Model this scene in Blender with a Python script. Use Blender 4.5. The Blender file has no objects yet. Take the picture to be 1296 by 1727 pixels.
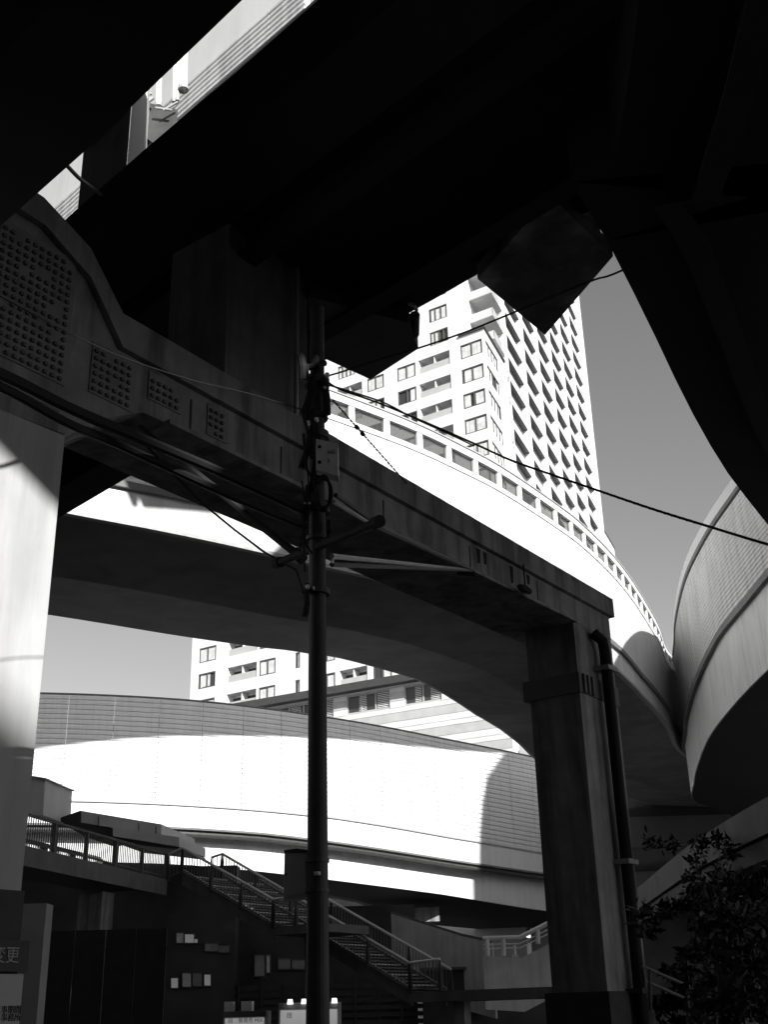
import bpy, bmesh, math, random
import numpy as np
from mathutils import Vector, Matrix
random.seed(7)
SC = bpy.context.scene
COL = SC.collection
R = math.radians

# ------------------------------------------------------------------ camera
F_PX, CX, CY = 1957.0, 648.0, 863.5            # focal length and centre in pixels of the 1296 x 1727 photograph
_vp = np.array([531 - CX, 3641 + CY, -F_PX])
UP = _vp / np.linalg.norm(_vp)
_fw = np.array([0, 0, -1.0])
_y = _fw - UP * (_fw @ UP); _y /= np.linalg.norm(_y)
_x = np.cross(_y, UP)
RM = np.array([_x, _y, UP])                    # camera axes -> world axes
CAM = np.array([0, 0, 1.6])
cam_d = bpy.data.cameras.new('camera')
cam_d.sensor_fit = 'VERTICAL'; cam_d.sensor_height = 24.0; cam_d.lens = F_PX / 1727 * 24.0
cam_d.clip_start = 0.1; cam_d.clip_end = 5000
cam = bpy.data.objects.new('camera', cam_d); COL.objects.link(cam)
M4 = Matrix([[*RM[i], CAM[i]] for i in range(3)] + [[0, 0, 0, 1]])
cam.matrix_world = M4
SC.camera = cam

# ------------------------------------------------------------------ light
SUN_AZ, SUN_EL = 152.0, 32.0                   # clockwise from +Y (the way the camera looks)
to_sun = Vector((math.sin(R(SUN_AZ)) * math.cos(R(SUN_EL)), math.cos(R(SUN_AZ)) * math.cos(R(SUN_EL)), math.sin(R(SUN_EL))))
sd = bpy.data.lights.new('sun', 'SUN'); sd.energy = 5.0; sd.angle = R(0.7); sd.color = (1, 0.995, 0.985)
so = bpy.data.objects.new('sun', sd); COL.objects.link(so)
so.rotation_euler = to_sun.to_track_quat('Z', 'Y').to_euler()
w = bpy.data.worlds.new('World'); SC.world = w; w.use_nodes = True
nt = w.node_tree; nt.nodes.clear()
wo = nt.nodes.new('ShaderNodeOutputWorld'); bg = nt.nodes.new('ShaderNodeBackground')
sky = nt.nodes.new('ShaderNodeTexSky'); sky.sky_type = 'NISHITA'; sky.sun_disc = False
sky.sun_elevation = R(SUN_EL); sky.sun_rotation = R(SUN_AZ); sky.air_density = 1.0; sky.dust_density = 0.6
sep = nt.nodes.new('ShaderNodeSeparateColor')
mx = nt.nodes.new('ShaderNodeMath'); mx.operation = 'ADD'
m1 = nt.nodes.new('ShaderNodeMath'); m1.operation = 'MULTIPLY'; m1.inputs[1].default_value = 0.75
m2 = nt.nodes.new('ShaderNodeMath'); m2.operation = 'MULTIPLY'; m2.inputs[1].default_value = 0.25
nt.links.new(sky.outputs[0], sep.inputs[0])      # black and white film behind an orange filter: mostly the red of the sky
nt.links.new(sep.outputs[0], m1.inputs[0]); nt.links.new(sep.outputs[1], m2.inputs[0])
nt.links.new(m1.outputs[0], mx.inputs[0]); nt.links.new(m2.outputs[0], mx.inputs[1])
nt.links.new(mx.outputs[0], bg.inputs[0]); bg.inputs[1].default_value = 0.13
nt.links.new(bg.outputs[0], wo.inputs[0])
SC.view_settings.view_transform = 'Standard'; SC.view_settings.look = 'None'
SC.view_settings.exposure = 0.55; SC.view_settings.gamma = 1.0; SC.view_settings.use_curve_mapping = False
SC.cycles.max_bounces = 6; SC.cycles.diffuse_bounces = 2

# ------------------------------------------------------------------ points
def ray(px, py):
    d = np.array([px - CX, CY - py, -F_PX]); d /= np.linalg.norm(d); return RM @ d
def atz(px, py, z):
    d = ray(px, py); return Vector(CAM + d * (z - CAM[2]) / d[2])
def aty(px, py, Y):
    d = ray(px, py); return Vector(CAM + d * Y / d[1])
def onp(px, py, p0, n):                         # on the plane through p0 with normal n
    d = ray(px, py); n = np.array(n, float); return Vector(CAM + d * ((np.array(p0) - CAM) @ n) / (d @ n))

# ------------------------------------------------------------------ materials (a black and white place: greys only)
MATS = {}
def mat(name, v, rough=0.7, var=0.0, scale=1.5, streak=0.0, spec=0.35, bump=0.0, metal=0.0, blot=0.0):
    if name in MATS: return MATS[name]
    m = bpy.data.materials.new(name); m.use_nodes = True
    t = m.node_tree; b = t.nodes['Principled BSDF']
    b.inputs['Roughness'].default_value = rough; b.inputs['Specular IOR Level'].default_value = spec
    b.inputs['Metallic'].default_value = metal
    b.inputs['Base Color'].default_value = (v, v, v, 1)
    geo = t.nodes.new('ShaderNodeNewGeometry')
    def noise(sc, det, vec=(1, 1, 1)):
        mp = t.nodes.new('ShaderNodeMapping'); mp.inputs['Scale'].default_value = vec
        n = t.nodes.new('ShaderNodeTexNoise'); n.inputs['Scale'].default_value = sc; n.inputs['Detail'].default_value = det
        n.inputs['Roughness'].default_value = 0.62
        t.links.new(geo.outputs['Position'], mp.inputs[0]); t.links.new(mp.outputs[0], n.inputs['Vector']); return n.outputs[0]
    fac = None
    def mul(a, src, lo, hi, f0=0.35, f1=0.68):
        mr = t.nodes.new('ShaderNodeMapRange'); mr.inputs['From Min'].default_value = f0; mr.inputs['From Max'].default_value = f1
        mr.inputs['To Min'].default_value = lo; mr.inputs['To Max'].default_value = hi
        t.links.new(src, mr.inputs[0])
        if a is None: return mr.outputs[0]
        k = t.nodes.new('ShaderNodeMath'); k.operation = 'MULTIPLY'
        t.links.new(a, k.inputs[0]); t.links.new(mr.outputs[0], k.inputs[1]); return k.outputs[0]
    if var: fac = mul(fac, noise(scale, 8), 1 - var, 1 + var)
    if streak: fac = mul(fac, noise(2.6, 5, (1, 1, 0.10)), 1 - streak, 1.0, 0.36, 0.55)
    if blot: fac = mul(fac, noise(0.55, 4, (1, 1, 0.6)), 1 - blot, 1.0, 0.40, 0.56)
    if fac is not None:
        k = t.nodes.new('ShaderNodeMath'); k.operation = 'MULTIPLY'; k.inputs[1].default_value = v
        cb = t.nodes.new('ShaderNodeCombineColor'); t.links.new(fac, k.inputs[0])
        for i in range(3): t.links.new(k.outputs[0], cb.inputs[i])
        t.links.new(cb.outputs[0], b.inputs['Base Color'])
    if bump:
        bp = t.nodes.new('ShaderNodeBump'); bp.inputs['Strength'].default_value = bump; bp.inputs['Distance'].default_value = 0.02
        t.links.new(noise(14, 6), bp.inputs['Height']); t.links.new(bp.outputs[0], b.inputs['Normal'])
    MATS[name] = m; return m
WHITE = mat('white_paint', 0.8, 0.5, 0.03, 0.8, 0.06)
PANEL = mat('barrier_panel_paint', 0.76, 0.5, 0.03, 0.9, 0.08)
PANELG = mat('weathered_barrier_paint', 0.78, 0.55, 0.06, 0.9, 0.22)
GIRD = mat('girder_paint', 0.78, 0.5, 0.07, 0.5, 0.14)
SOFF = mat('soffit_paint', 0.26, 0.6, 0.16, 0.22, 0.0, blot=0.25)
LIPM = mat('grey_lip_steel', 0.17, 0.6, 0.15, 1.2)
CONC = mat('portal_concrete', 0.33, 0.85, 0.2, 1.6, 0.5, 0.2, 0.3)
COLM = mat('pier_paint', 0.52, 0.7, 0.07, 0.9, 0.16)
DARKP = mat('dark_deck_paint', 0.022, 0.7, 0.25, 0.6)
STEEL = mat('dark_steel', 0.06, 0.5, 0.2, 3.0)
BLACK = mat('black_rubber', 0.015, 0.8, 0.1, 3.0)
CAPM = mat('mottled_steel', 0.4, 0.7, 0.45, 1.1, blot=0.6)
GALV = mat('galvanised_steel', 0.45, 0.4, 0.12, 4.0)
PORC = mat('porcelain', 0.8, 0.2, spec=0.6)
TILE = mat('tower_tile', 0.8, 0.5, 0.03, 0.2)
TILE2 = mat('tower_recess', 0.45, 0.6, 0.1, 0.4)
FRAME = mat('window_frame', 0.10, 0.4)
CURT = mat('curtain_cloth', 0.66, 0.8, 0.18, 0.9)
GLASSD = mat('dark_glass', 0.05, 0.08, spec=0.8)
GLASSM = mat('balcony_glass', 0.5, 0.25, 0.06, 0.5)
SIDING = mat('grey_siding', 0.5, 0.6, 0.10, 0.7)
SIDING2 = mat('pale_siding', 0.72, 0.6, 0.08, 0.7)
ASPH = mat('asphalt', 0.05, 0.9, 0.2, 2.0, bump=0.5)
PAVE = mat('paving', 0.07, 0.9, 0.2, 2.0)
LEAF = mat('leaf', 0.03, 0.6, 0.3, 2.0)
BARK = mat('bark', 0.08, 0.9, 0.3, 6.0)
RAILM = mat('rail_paint', 0.85, 0.45, 0.1, 2.0)
FBR = mat('footbridge_paint', 0.16, 0.6, 0.15, 1.2, 0.2)
SIGNW = mat('sign_white', 0.6, 0.5, 0.05, 3)
SIGNB = mat('sign_black', 0.02, 0.5)
VMACH = mat('machine_front', 0.6, 0.4, 0.05, 3)
VMACH.node_tree.nodes['Principled BSDF'].inputs['Emission Color'].default_value = (1, 1, 1, 1)
VMACH.node_tree.nodes['Principled BSDF'].inputs['Emission Strength'].default_value = .16   # lit front of the machine
INK = mat('ink', 0.03, 0.6)
INKW = mat('pale_ink', 0.55, 0.6)
def pane_mat():
    m = bpy.data.materials.new('tinted_screen'); m.use_nodes = True; t = m.node_tree
    b = t.nodes['Principled BSDF']; b.inputs['Base Color'].default_value = (.09, .09, .09, 1); b.inputs['Roughness'].default_value = .15
    tr = t.nodes.new('ShaderNodeBsdfTransparent'); tr.inputs[0].default_value = (.8, .8, .8, 1)
    mi = t.nodes.new('ShaderNodeMixShader'); mi.inputs[0].default_value = .45
    t.links.new(tr.outputs[0], mi.inputs[1]); t.links.new(b.outputs[0], mi.inputs[2])
    t.links.new(mi.outputs[0], t.nodes['Material Output'].inputs[0]); return m
TINT = pane_mat()
def lamp_mat():
    m = bpy.data.materials.new('lit_lamp'); m.use_nodes = True; b = m.node_tree.nodes['Principled BSDF']
    b.inputs['Emission Color'].default_value = (1, 1, 1, 1); b.inputs['Emission Strength'].default_value = 1.2; return m
LAMP = lamp_mat()

# ------------------------------------------------------------------ building blocks
class MB:
    def __init__(s): s.v = []; s.f = []
    def add(s, vs, fs):
        n = len(s.v); s.v += [tuple(v) for v in vs]; s.f += [tuple(i + n for i in f) for f in fs]; return s
    def box(s, o, ax, ay, az):                  # corner + three edge vectors
        o, ax, ay, az = map(Vector, (o, ax, ay, az))
        return s.add([o, o+ax, o+ax+ay, o+ay, o+az, o+ax+az, o+ax+ay+az, o+ay+az],
                     [(0,3,2,1), (4,5,6,7), (0,1,5,4), (1,2,6,5), (2,3,7,6), (3,0,4,7)])
    def prism(s, poly, z0, z1):                 # horizontal polygon; z0, z1 numbers or lists
        n = len(poly)
        a = z0 if isinstance(z0, (list, tuple)) else [z0] * n; b = z1 if isinstance(z1, (list, tuple)) else [z1] * n
        return s.add([(p[0], p[1], a[i]) for i, p in enumerate(poly)] + [(p[0], p[1], b[i]) for i, p in enumerate(poly)],
                     [tuple(range(n))[::-1], tuple(range(n, 2*n))] + [(i, (i+1) % n, (i+1) % n + n, i + n) for i in range(n)])
    def slab(s, pts, off):                      # any planar polygon thickened along off
        n = len(pts); off = Vector(off)
        return s.add([Vector(p) for p in pts] + [Vector(p) + off for p in pts],
                     [tuple(range(n))[::-1], tuple(range(n, 2*n))] + [(i, (i+1) % n, (i+1) % n + n, i + n) for i in range(n)])
    def tube(s, pts, r, n=8):
        pts = [Vector(p) for p in pts]; rings = []
        for i, p in enumerate(pts):
            t = (pts[min(i+1, len(pts)-1)] - pts[max(i-1, 0)]).normalized()
            a = Vector((0, 0, 1)) if abs(t.z) < .9 else Vector((1, 0, 0))
            u = t.cross(a).normalized(); v = t.cross(u)
            rr = r[i] if isinstance(r, (list, tuple)) else r
            rings.append([p + (u * math.cos(2*math.pi*k/n) + v * math.sin(2*math.pi*k/n)) * rr for k in range(n)])
        vs = [q for g in rings for q in g]; fs = []
        for i in range(len(pts)-1):
            for k in range(n): fs.append((i*n+k, i*n+(k+1) % n, (i+1)*n+(k+1) % n, (i+1)*n+k))
        fs.append(tuple(range(n))[::-1]); fs.append(tuple((len(pts)-1)*n + k for k in range(n)))
        return s.add(vs, fs)
    def sweep(s, rings):                        # closed profiles along a path
        n = len(rings[0]); vs = [q for g in rings for q in g]; fs = []
        for i in range(len(rings)-1):
            for k in range(n): fs.append((i*n+k, i*n+(k+1) % n, (i+1)*n+(k+1) % n, (i+1)*n+k))
        fs.append(tuple(range(n))[::-1]); fs.append(tuple((len(rings)-1)*n + k for k in range(n)))
        return s.add(vs, fs)
    def mesh(s, name, m):
        me = bpy.data.meshes.new(name); me.from_pydata(s.v, [], s.f)
        bm = bmesh.new(); bm.from_mesh(me); bmesh.ops.recalc_face_normals(bm, faces=bm.faces); bm.to_mesh(me); bm.free()
        me.materials.append(m); return me
    def build(s, name, m, parent=None, **kw):
        o = bpy.data.objects.new(name, s.mesh(name, m)); COL.objects.link(o)
        if parent: o.parent = parent
        tag(o, **kw); return o
def tag(o, label=None, cat=None, group=None, kind=None):
    if label: o['label'] = label
    if cat: o['category'] = cat
    if group: o['group'] = group
    if kind: o['kind'] = kind
    return o
def thing(name, label, cat, group=None):
    o = bpy.data.objects.new(name, None); COL.objects.link(o); o.empty_display_size = .3
    return tag(o, label, cat, group)
def link(name, me, parent, M=None):
    o = bpy.data.objects.new(name, me); COL.objects.link(o); o.parent = parent
    if M is not None: o.matrix_world = M
    return o
def smooth(pts, step):                          # Catmull-Rom through tuples (x, y, z1, z2 ...), resampled at about `step`
    P = [np.array(p, float) for p in pts]; P = [2*P[0]-P[1]] + P + [2*P[-1]-P[-2]]
    out = []
    for i in range(1, len(P)-2):
        for k in range(24):
            t = k/24; a, b, c, d = P[i-1:i+3]
            q = .5*((2*b) + (c-a)*t + (2*a-5*b+4*c-d)*t*t + (3*b-a-3*c+d)*t**3); q[2:] = b[2:]*(1-t) + c[2:]*t
            out.append(q)
    out.append(P[-2])
    L = [0]
    for a, b in zip(out[:-1], out[1:]): L.append(L[-1] + float(np.hypot(*(b-a)[:2])))
    n = max(2, round(L[-1]/step)); res = []
    for k in range(n+1):
        s = L[-1]*k/n; j = min(max(np.searchsorted(L, s), 1), len(L)-1)
        f = (s-L[j-1])/max(L[j]-L[j-1], 1e-9); res.append(out[j-1]*(1-f) + out[j]*f)
    return res
def norms(st):                                  # outward = right-hand side of the walking direction
    r = []
    for i in range(len(st)):
        d = (st[min(i+1, len(st)-1)] - st[max(i-1, 0)])[:2]; d = d/np.linalg.norm(d); r.append(np.array([d[1], -d[0]]))
    return r
def run(st, nm, i0, i1, prof, trim=0.0):        # rings for stations i0..i1; prof(station) -> [(outward offset, z)]
    rings = []
    for i in range(i0, i1+1):
        b = st[i][:2].copy()
        if trim and i in (i0, i1):
            o = st[i+1] if i == i0 else st[i-1]; d = (o-st[i])[:2]; b = b + d/np.linalg.norm(d)*trim
        rings.append([Vector((*(b + nm[i]*off), z)) for off, z in prof(st[i])])
    return rings
def ribs(z0, z1, n, d, back=-.12):              # sawtooth louvre profile, closed at the back
    pr = []
    for k in range(n):
        a = z0 + (z1-z0)*k/n; b = z0 + (z1-z0)*(k+1)/n
        pr += [(d, a + .02), (d, a + (b-a)*.55), (0.0, b - .03)]
    return pr + [(back, z1), (back, z0)]

# ================================================================== SETTING
MB().add([(-1500, -1500, 0), (1500, -1500, 0), (1500, 2500, 0), (-1500, 2500, 0)], [(0, 1, 2, 3)]).build('ground', PAVE, kind='structure')
rd = [(-60, 9, 0, 0), (-12, 20, 0, 0), (6, 34, 0, 0), (26, 60, 0, 0), (40, 120, 0, 0)]
st = smooth(rd, 3); nm = norms(st)
MB().sweep(run(st, nm, 0, len(st)-1, lambda s: [(7, .004), (7, .012), (-7, .012), (-7, .004)])).build('road', ASPH, kind='structure')
for off, nme in ((7.02, 'kerb'), (-7.17, 'kerb')):
    MB().sweep(run(st, nm, 0, len(st)-1, lambda s, off=off: [(off, .0), (off, .13), (off+.15, .13), (off+.15, .0)])).build('kerb', mat('kerb_stone', .3, .8, .1), kind='structure')
for k in range(2, len(st)-3, 3):
    MB().sweep(run(st, nm, k, k+1, lambda s: [(.07, .014), (.07, .018), (-.07, .018), (-.07, .014)])).build('lane_marking', mat('road_paint', .7), kind='structure')

# ================================================================== VIADUCT F : the big white curving viaduct
def wall_line(pts, lip, step, sub): return smooth(pts, step/sub)
# x, y, top, lip, bottom
FW = [(-20, 29.2, 24.6, 18.5, 17.2), (-15, 32.2, 24.6, 18.5, 17.2), (-10.2, 35.3, 24.6, 18.5, 17.2), (-8.08, 36.6, 24.6, 18.5, 17.2),
      (-5.7, 38.2, 24.6, 18.55, 17.2), (-3.0, 40.2, 24.75, 18.55, 17.2), (-0.8, 41.75, 24.6, 18.6, 17.2), (1.35, 43.3, 24.4, 18.6, 17.2),
      (3.3, 45.1, 24.25, 18.6, 17.25), (5.4, 47.4, 24.15, 18.6, 17.35), (8.7, 52.0, 24.05, 18.6, 17.5), (10.3, 54.7, 24.05, 18.6, 17.55),
      (12.1, 58.2, 24.05, 18.6, 17.4), (13.8, 62.0, 24.05, 18.35, 17.3), (15.7, 66.8, 24.05, 18.5, 17.45), (17.4, 71.4, 24.05, 18.5, 17.4),
      (19.3, 77.2, 24.05, 18.5, 17.4), (22.2, 82.6, 24.05, 18.5, 17.4), (26.4, 89.5, 24.05, 18.5, 17.4), (32.6, 97.6, 24, 18.4, 17.3)]
def fw_(s):
    t = min(1, max(0, (s[0]+6)/18)); return 10.9 - 1.3*t*t*(3-2*t)
fv = thing('curved_viaduct', 'tall white curved viaduct with small dark windows along its top in front of the tower', 'viaduct')
st = smooth(FW, .86); nm = norms(st); N = len(st)-1
MB().sweep(run(st, nm, 0, N, lambda s: [(0, s[4]), (0.0, s[3]-.1), (-.5, s[3]-.1), (-fw_(s)+.4, s[3]-.1), (-fw_(s), s[4]), (-5.5, s[4]-.15)][::1])).build('girder', GIRD, fv)
# soffit skin, 4 mm under the girder box
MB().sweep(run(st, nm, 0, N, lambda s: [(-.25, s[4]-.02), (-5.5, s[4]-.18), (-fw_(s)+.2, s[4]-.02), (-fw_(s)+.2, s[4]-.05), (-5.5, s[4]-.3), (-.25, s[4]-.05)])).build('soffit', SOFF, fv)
MB().sweep(run(st, nm, 0, N, lambda s: [(.05, s[4]-.12), (.05, s[4]+.02), (-.2, s[4]+.02), (-.2, s[4]-.12)])).build('edge_flange', GALV, fv)
MB().sweep(run(st, nm, 0, N, lambda s: [(.16, s[3]-.1), (.16, s[3]+.14), (-.3, s[3]+.14), (-.3, s[3]-.1)])).build('lip', LIPM, fv)
MB().sweep(run(st, nm, 0, N, lambda s: [(-fw_(s)+.4, s[3]-.1), (-fw_(s)+.4, s[2]-3.2), (-fw_(s)+.1, s[2]-3.2), (-fw_(s)+.1, s[3]-.1)])).build('far_parapet', GIRD, fv)
MB().sweep(run(st, nm, 0, N, lambda s: [(.07, s[2]-.33), (.07, s[2]), (-.25, s[2]), (-.25, s[2]-.33)])).build('top_rail', WHITE, fv)
for k in range(0, N, 4):
    MB().sweep(run(st, nm, k, min(k+4, N), lambda s: ribs(s[3]+.15, s[2]-1.25, 20, .022), .012)).build('barrier_panel', PANEL, fv)
for k in range(0, N, 2):
    MB().sweep(run(st, nm, k, min(k+2, N), lambda s: [(-.06, s[2]-1.12), (-.06, s[2]-.34), (-.08, s[2]-.34), (-.08, s[2]-1.12)], .13)).build('window_pane', TINT, fv)
    p = st[k]; b = Vector((p[0], p[1], p[2]-1.25)); d = Vector((-nm[k][1], nm[k][0], 0)); nn = Vector((*nm[k], 0))
    MB().box(b - d*.15 - nn*.15, d*.30, nn*.19, (0, 0, .92)).build('window_post', WHITE, fv)
    q = st[k+1]; 
MB().sweep(run(st, nm, 0, N, lambda s: [(.05, s[2]-1.25), (.05, s[2]-1.02), (-.2, s[2]-1.02), (-.2, s[2]-1.25)])).build('window_sill', WHITE, fv)
MB().sweep(run(st, nm, 0, N, lambda s: [(.12, s[2]+.0), (.12, s[2]+.06), (-.3, s[2]+.06), (-.3, s[2]+.0)])).build('coping', GALV, fv)
# ================================================================== VIADUCT H : ribbed viaduct on the right
HW = [(33, 97, 24.05, 17.4, 14.2), (26.8, 89, 24.05, 17.4, 14.2), (22.6, 82.2, 24.05, 17.4, 14.2), (19.9, 77.9, 24.05, 17.4, 14.2), (18.48, 71.7, 24.05, 17.4, 14.2), (17.54, 67, 24.05, 17.4, 14.2), (16.5, 59.9, 24.05, 17.6, 14.4),
      (16.15, 54, 24.05, 18.1, 14.55), (16.2, 49.4, 24.05, 18.2, 14.75), (16.4, 44, 24.05, 18.4, 14.9), (17, 36, 24.05, 18.5, 15), (17.8, 24, 24.05, 18.5, 15), (18.2, 10, 24.05, 18.5, 15), (18, -4, 24.05, 18.5, 15), (18, -16, 24.05, 18.5, 15)]
hv = thing('ribbed_viaduct', 'grey ribbed viaduct at the right edge with a dark lip above its smooth girder', 'viaduct')
st = smooth(HW, 1.1); nm = norms(st); N = len(st)-1
MB().sweep(run(st, nm, 0, N, lambda s: [(0, s[4]), (0, s[3]-.1), (-10.6, s[3]-.1), (-11, s[4]), (-5.5, s[4]-.15)])).build('girder', GIRD, hv)
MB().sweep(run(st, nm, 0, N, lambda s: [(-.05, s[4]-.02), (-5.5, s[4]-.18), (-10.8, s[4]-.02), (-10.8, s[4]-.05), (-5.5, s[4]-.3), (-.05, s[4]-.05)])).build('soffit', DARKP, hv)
MB().sweep(run(st, nm, 0, N, lambda s: [(.22, s[3]-.16), (.22, s[3]+.16), (-.3, s[3]+.16), (-.3, s[3]-.16)])).build('lip', LIPM, hv)
MB().sweep(run(st, nm, 0, N, lambda s: [(.04, s[2]-.62), (.04, s[2]), (-.22, s[2]), (-.22, s[2]-.62)])).build('top_rail', WHITE, hv)
MB().sweep(run(st, nm, 0, N, lambda s: [(.10, s[2]-.86), (.10, s[2]-.64), (-.22, s[2]-.64), (-.22, s[2]-.86)])).build('dark_band', LIPM, hv)
MB().sweep(run(st, nm, 0, N, lambda s: [(-10.6, s[3]-.1), (-10.6, s[2]), (-10.9, s[2]), (-10.9, s[3]-.1)])).build('far_parapet', GIRD, hv)
for k in range(0, N, 3):
    MB().sweep(run(st, nm, k, min(k+3, N), lambda s: ribs(s[3]+.17, s[2]-.9, 22, .045), .012)).build('barrier_panel', PANELG, hv)

# ================================================================== VIADUCT G : double level viaduct in the background
GW = [(-48, 84.4, 24.3, 16.8, 15.0, 12.6), (-38, 84.4, 24.4, 16.8, 15.0, 12.6), (-32, 84.9, 24.5, 16.7, 15.0, 12.55), (-26.47, 85.6, 24.56, 16.65, 15, 12.5), (-20.7, 87.0, 24.56, 16.6, 14.95, 12.45), (-15.15, 89.1, 24.56, 16.53, 14.87, 12.37),
      (-9.9, 92.2, 24.56, 16.5, 14.8, 12.1), (-4.8, 96.0, 24.56, 16.42, 14.55, 11.77), (-.4, 99.8, 24.56, 16.2, 14.3, 11.5), (4.96, 105.1, 24.56, 15.9, 14.0, 11.2),
      (9.5, 109.6, 24.56, 15.7, 13.8, 10.8), (14.0, 114.2, 24.56, 15.5, 13.65, 10.46), (21, 121.5, 24.5, 15.2, 13.4, 10.2), (32, 134, 24.5, 15, 13, 10)]
gv = thing('louvred_viaduct', 'long low louvred viaduct, half sunlit half shaded, crossing behind the utility pole', 'viaduct')
st = smooth(GW, 1.7); nm = norms(st); N = len(st)-1
MB().sweep(run(st, nm, 0, N, lambda s: [(0, s[4]), (0, s[3]-.06), (-14, s[3]-.06), (-14, s[4])])).build('fascia', WHITE, gv)
MB().sweep(run(st, nm, 0, N, lambda s: [(.12, s[3]-.06), (.12, s[3]+.04), (-.3, s[3]+.04), (-.3, s[3]-.06)])).build('lip', GALV, gv)
MB().sweep(run(st, nm, 0, N, lambda s: [(.06, s[4]-.12), (.06, s[4]+.03), (-.4, s[4]+.03), (-.4, s[4]-.12)])).build('bottom_flange', LIPM, gv)
MB().sweep(run(st, nm, 0, N, lambda s: [(-1.35, s[5]+.1), (-1.35, s[4]-.05), (-14.5, s[4]-.05), (-18, s[5])])).build('lower_girder_core', WHITE, gv)
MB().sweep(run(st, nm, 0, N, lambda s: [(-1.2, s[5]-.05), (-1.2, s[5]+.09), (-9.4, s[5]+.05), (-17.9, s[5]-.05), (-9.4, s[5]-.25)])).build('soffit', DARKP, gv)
MB().tube([Vector((*(st[i][:2] + nm[i]*(-.25)), st[i][4]-.42)) for i in range(0, N+1)], .2, 8).build('drain_pipe', STEEL, gv)
MB().sweep(run(st, nm, 0, N, lambda s: [(.06, s[2]), (.06, s[2]+.1), (-.2, s[2]+.1), (-.2, s[2])])).build('coping', LIPM, gv)
for k in range(0, N, 2):
    MB().sweep(run(st, nm, k, min(k+2, N), lambda s: ribs(s[3]+.05, s[2], 21, .07), .02)).build('louvre_panel', PANEL, gv)
    MB().sweep(run(st, nm, k, min(k+2, N), lambda s: [(-1.12, s[5]), (-1.12, s[4]-.3), (-1.3, s[4]-.3), (-1.3, s[5])], .012)).build('lower_panel', WHITE, gv)
for (px_, py_) in ((-34, 92), (0, 110), (24, 134)):
    p = thing('viaduct_pier', {-34: 'broad concrete pier far left below the louvred viaduct', 0: 'broad concrete pier in deep shade under the middle of the louvred viaduct', 24: 'broad concrete pier below the louvred viaduct behind the portal column'}[px_], 'pier')
    MB().box((px_-1.5, py_-1, 0), (3, 0, 0), (0, 2.2, 0), (0, 0, 10)).build('shaft', CONC, p)
    MB().box((px_-4, py_-1.2, 9.2), (8, 0, 0), (0, 2.6, 0), (0, 0, 1.2)).build('pier_cap', CONC, p)

# ================================================================== overhead decks
def deck(root, line, w, z0, z1, par, step=2.2, seams=True):
    """deck along `line`; the line is the edge that faces outward, w metres wide"""
    st = smooth([(x, y, z0 if len(l) == 0 else l[0]) for x, y, *l in line], step); nm = norms(st); N = len(st)-1; h = z1-z0
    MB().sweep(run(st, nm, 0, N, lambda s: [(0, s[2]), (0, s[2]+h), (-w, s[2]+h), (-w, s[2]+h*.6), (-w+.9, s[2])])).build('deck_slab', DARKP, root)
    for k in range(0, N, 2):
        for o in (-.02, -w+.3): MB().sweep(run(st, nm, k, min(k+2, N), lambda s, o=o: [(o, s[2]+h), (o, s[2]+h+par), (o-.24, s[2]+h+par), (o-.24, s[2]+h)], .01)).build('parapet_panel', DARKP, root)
    ng = max(2, int(w//2.6))
    for g in range(ng):
        o = -1.3 - (w-2.6)*g/(ng-1)
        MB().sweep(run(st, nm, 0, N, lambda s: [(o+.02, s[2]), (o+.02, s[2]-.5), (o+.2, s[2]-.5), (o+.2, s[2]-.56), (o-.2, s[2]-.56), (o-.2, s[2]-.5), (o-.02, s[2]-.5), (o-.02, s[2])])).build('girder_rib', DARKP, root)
    return st, nm
# A: the wide deck high above, its curved edge cuts the sky at the right
av = thing('overhead_deck', 'huge black overhead deck whose curved edge cuts off the sky at upper right', 'viaduct')
AL = [atz(*p, 12.6)[:2] for p in ((1550, 1180), (1420, 1040), (1296, 885), (1230, 800), (1190, 735), (1150, 660), (1100, 555), (1040, 435), (1001, 362), (945, 262))]
AL = [(27, 48)] + AL + [(3.4, 13), (3.15, 9.5), (3.3, 4), (4.2, -1), (7.5, -5.5), (13, -8), (24, -9)]
deck(av, AL, 11, 12.6, 13.5, .75, 1.6)
# B: the deck crossing overhead from lower right to upper left
bv = thing('crossing_deck', 'black deck passing straight overhead across the middle, resting on the portal', 'viaduct')
BL = [(12, 7.9), (1.8, 18.1), (-2.0, 21.8), (-8.4, 28.4), (-22, 42)]
deck(bv, BL, 5.15, 14.2, 15.3, 1.0, 2.5)
# A': low deck right over the camera, upper left black corner
lv = thing('near_deck', 'black underside of the nearest deck filling the upper left corner', 'viaduct')
LL = [atz(*p, 7.5)[:2] for p in ((408, 0), (310, 90), (180, 213), (60, 330))]
LL = [(10, -5.6), (3.6, .95)] + LL + [(-9.5, 13.8), (-20, 24.3)]
deck(lv, LL, 7.5, 7.5, 7.85, .12, 2.5)

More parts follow.
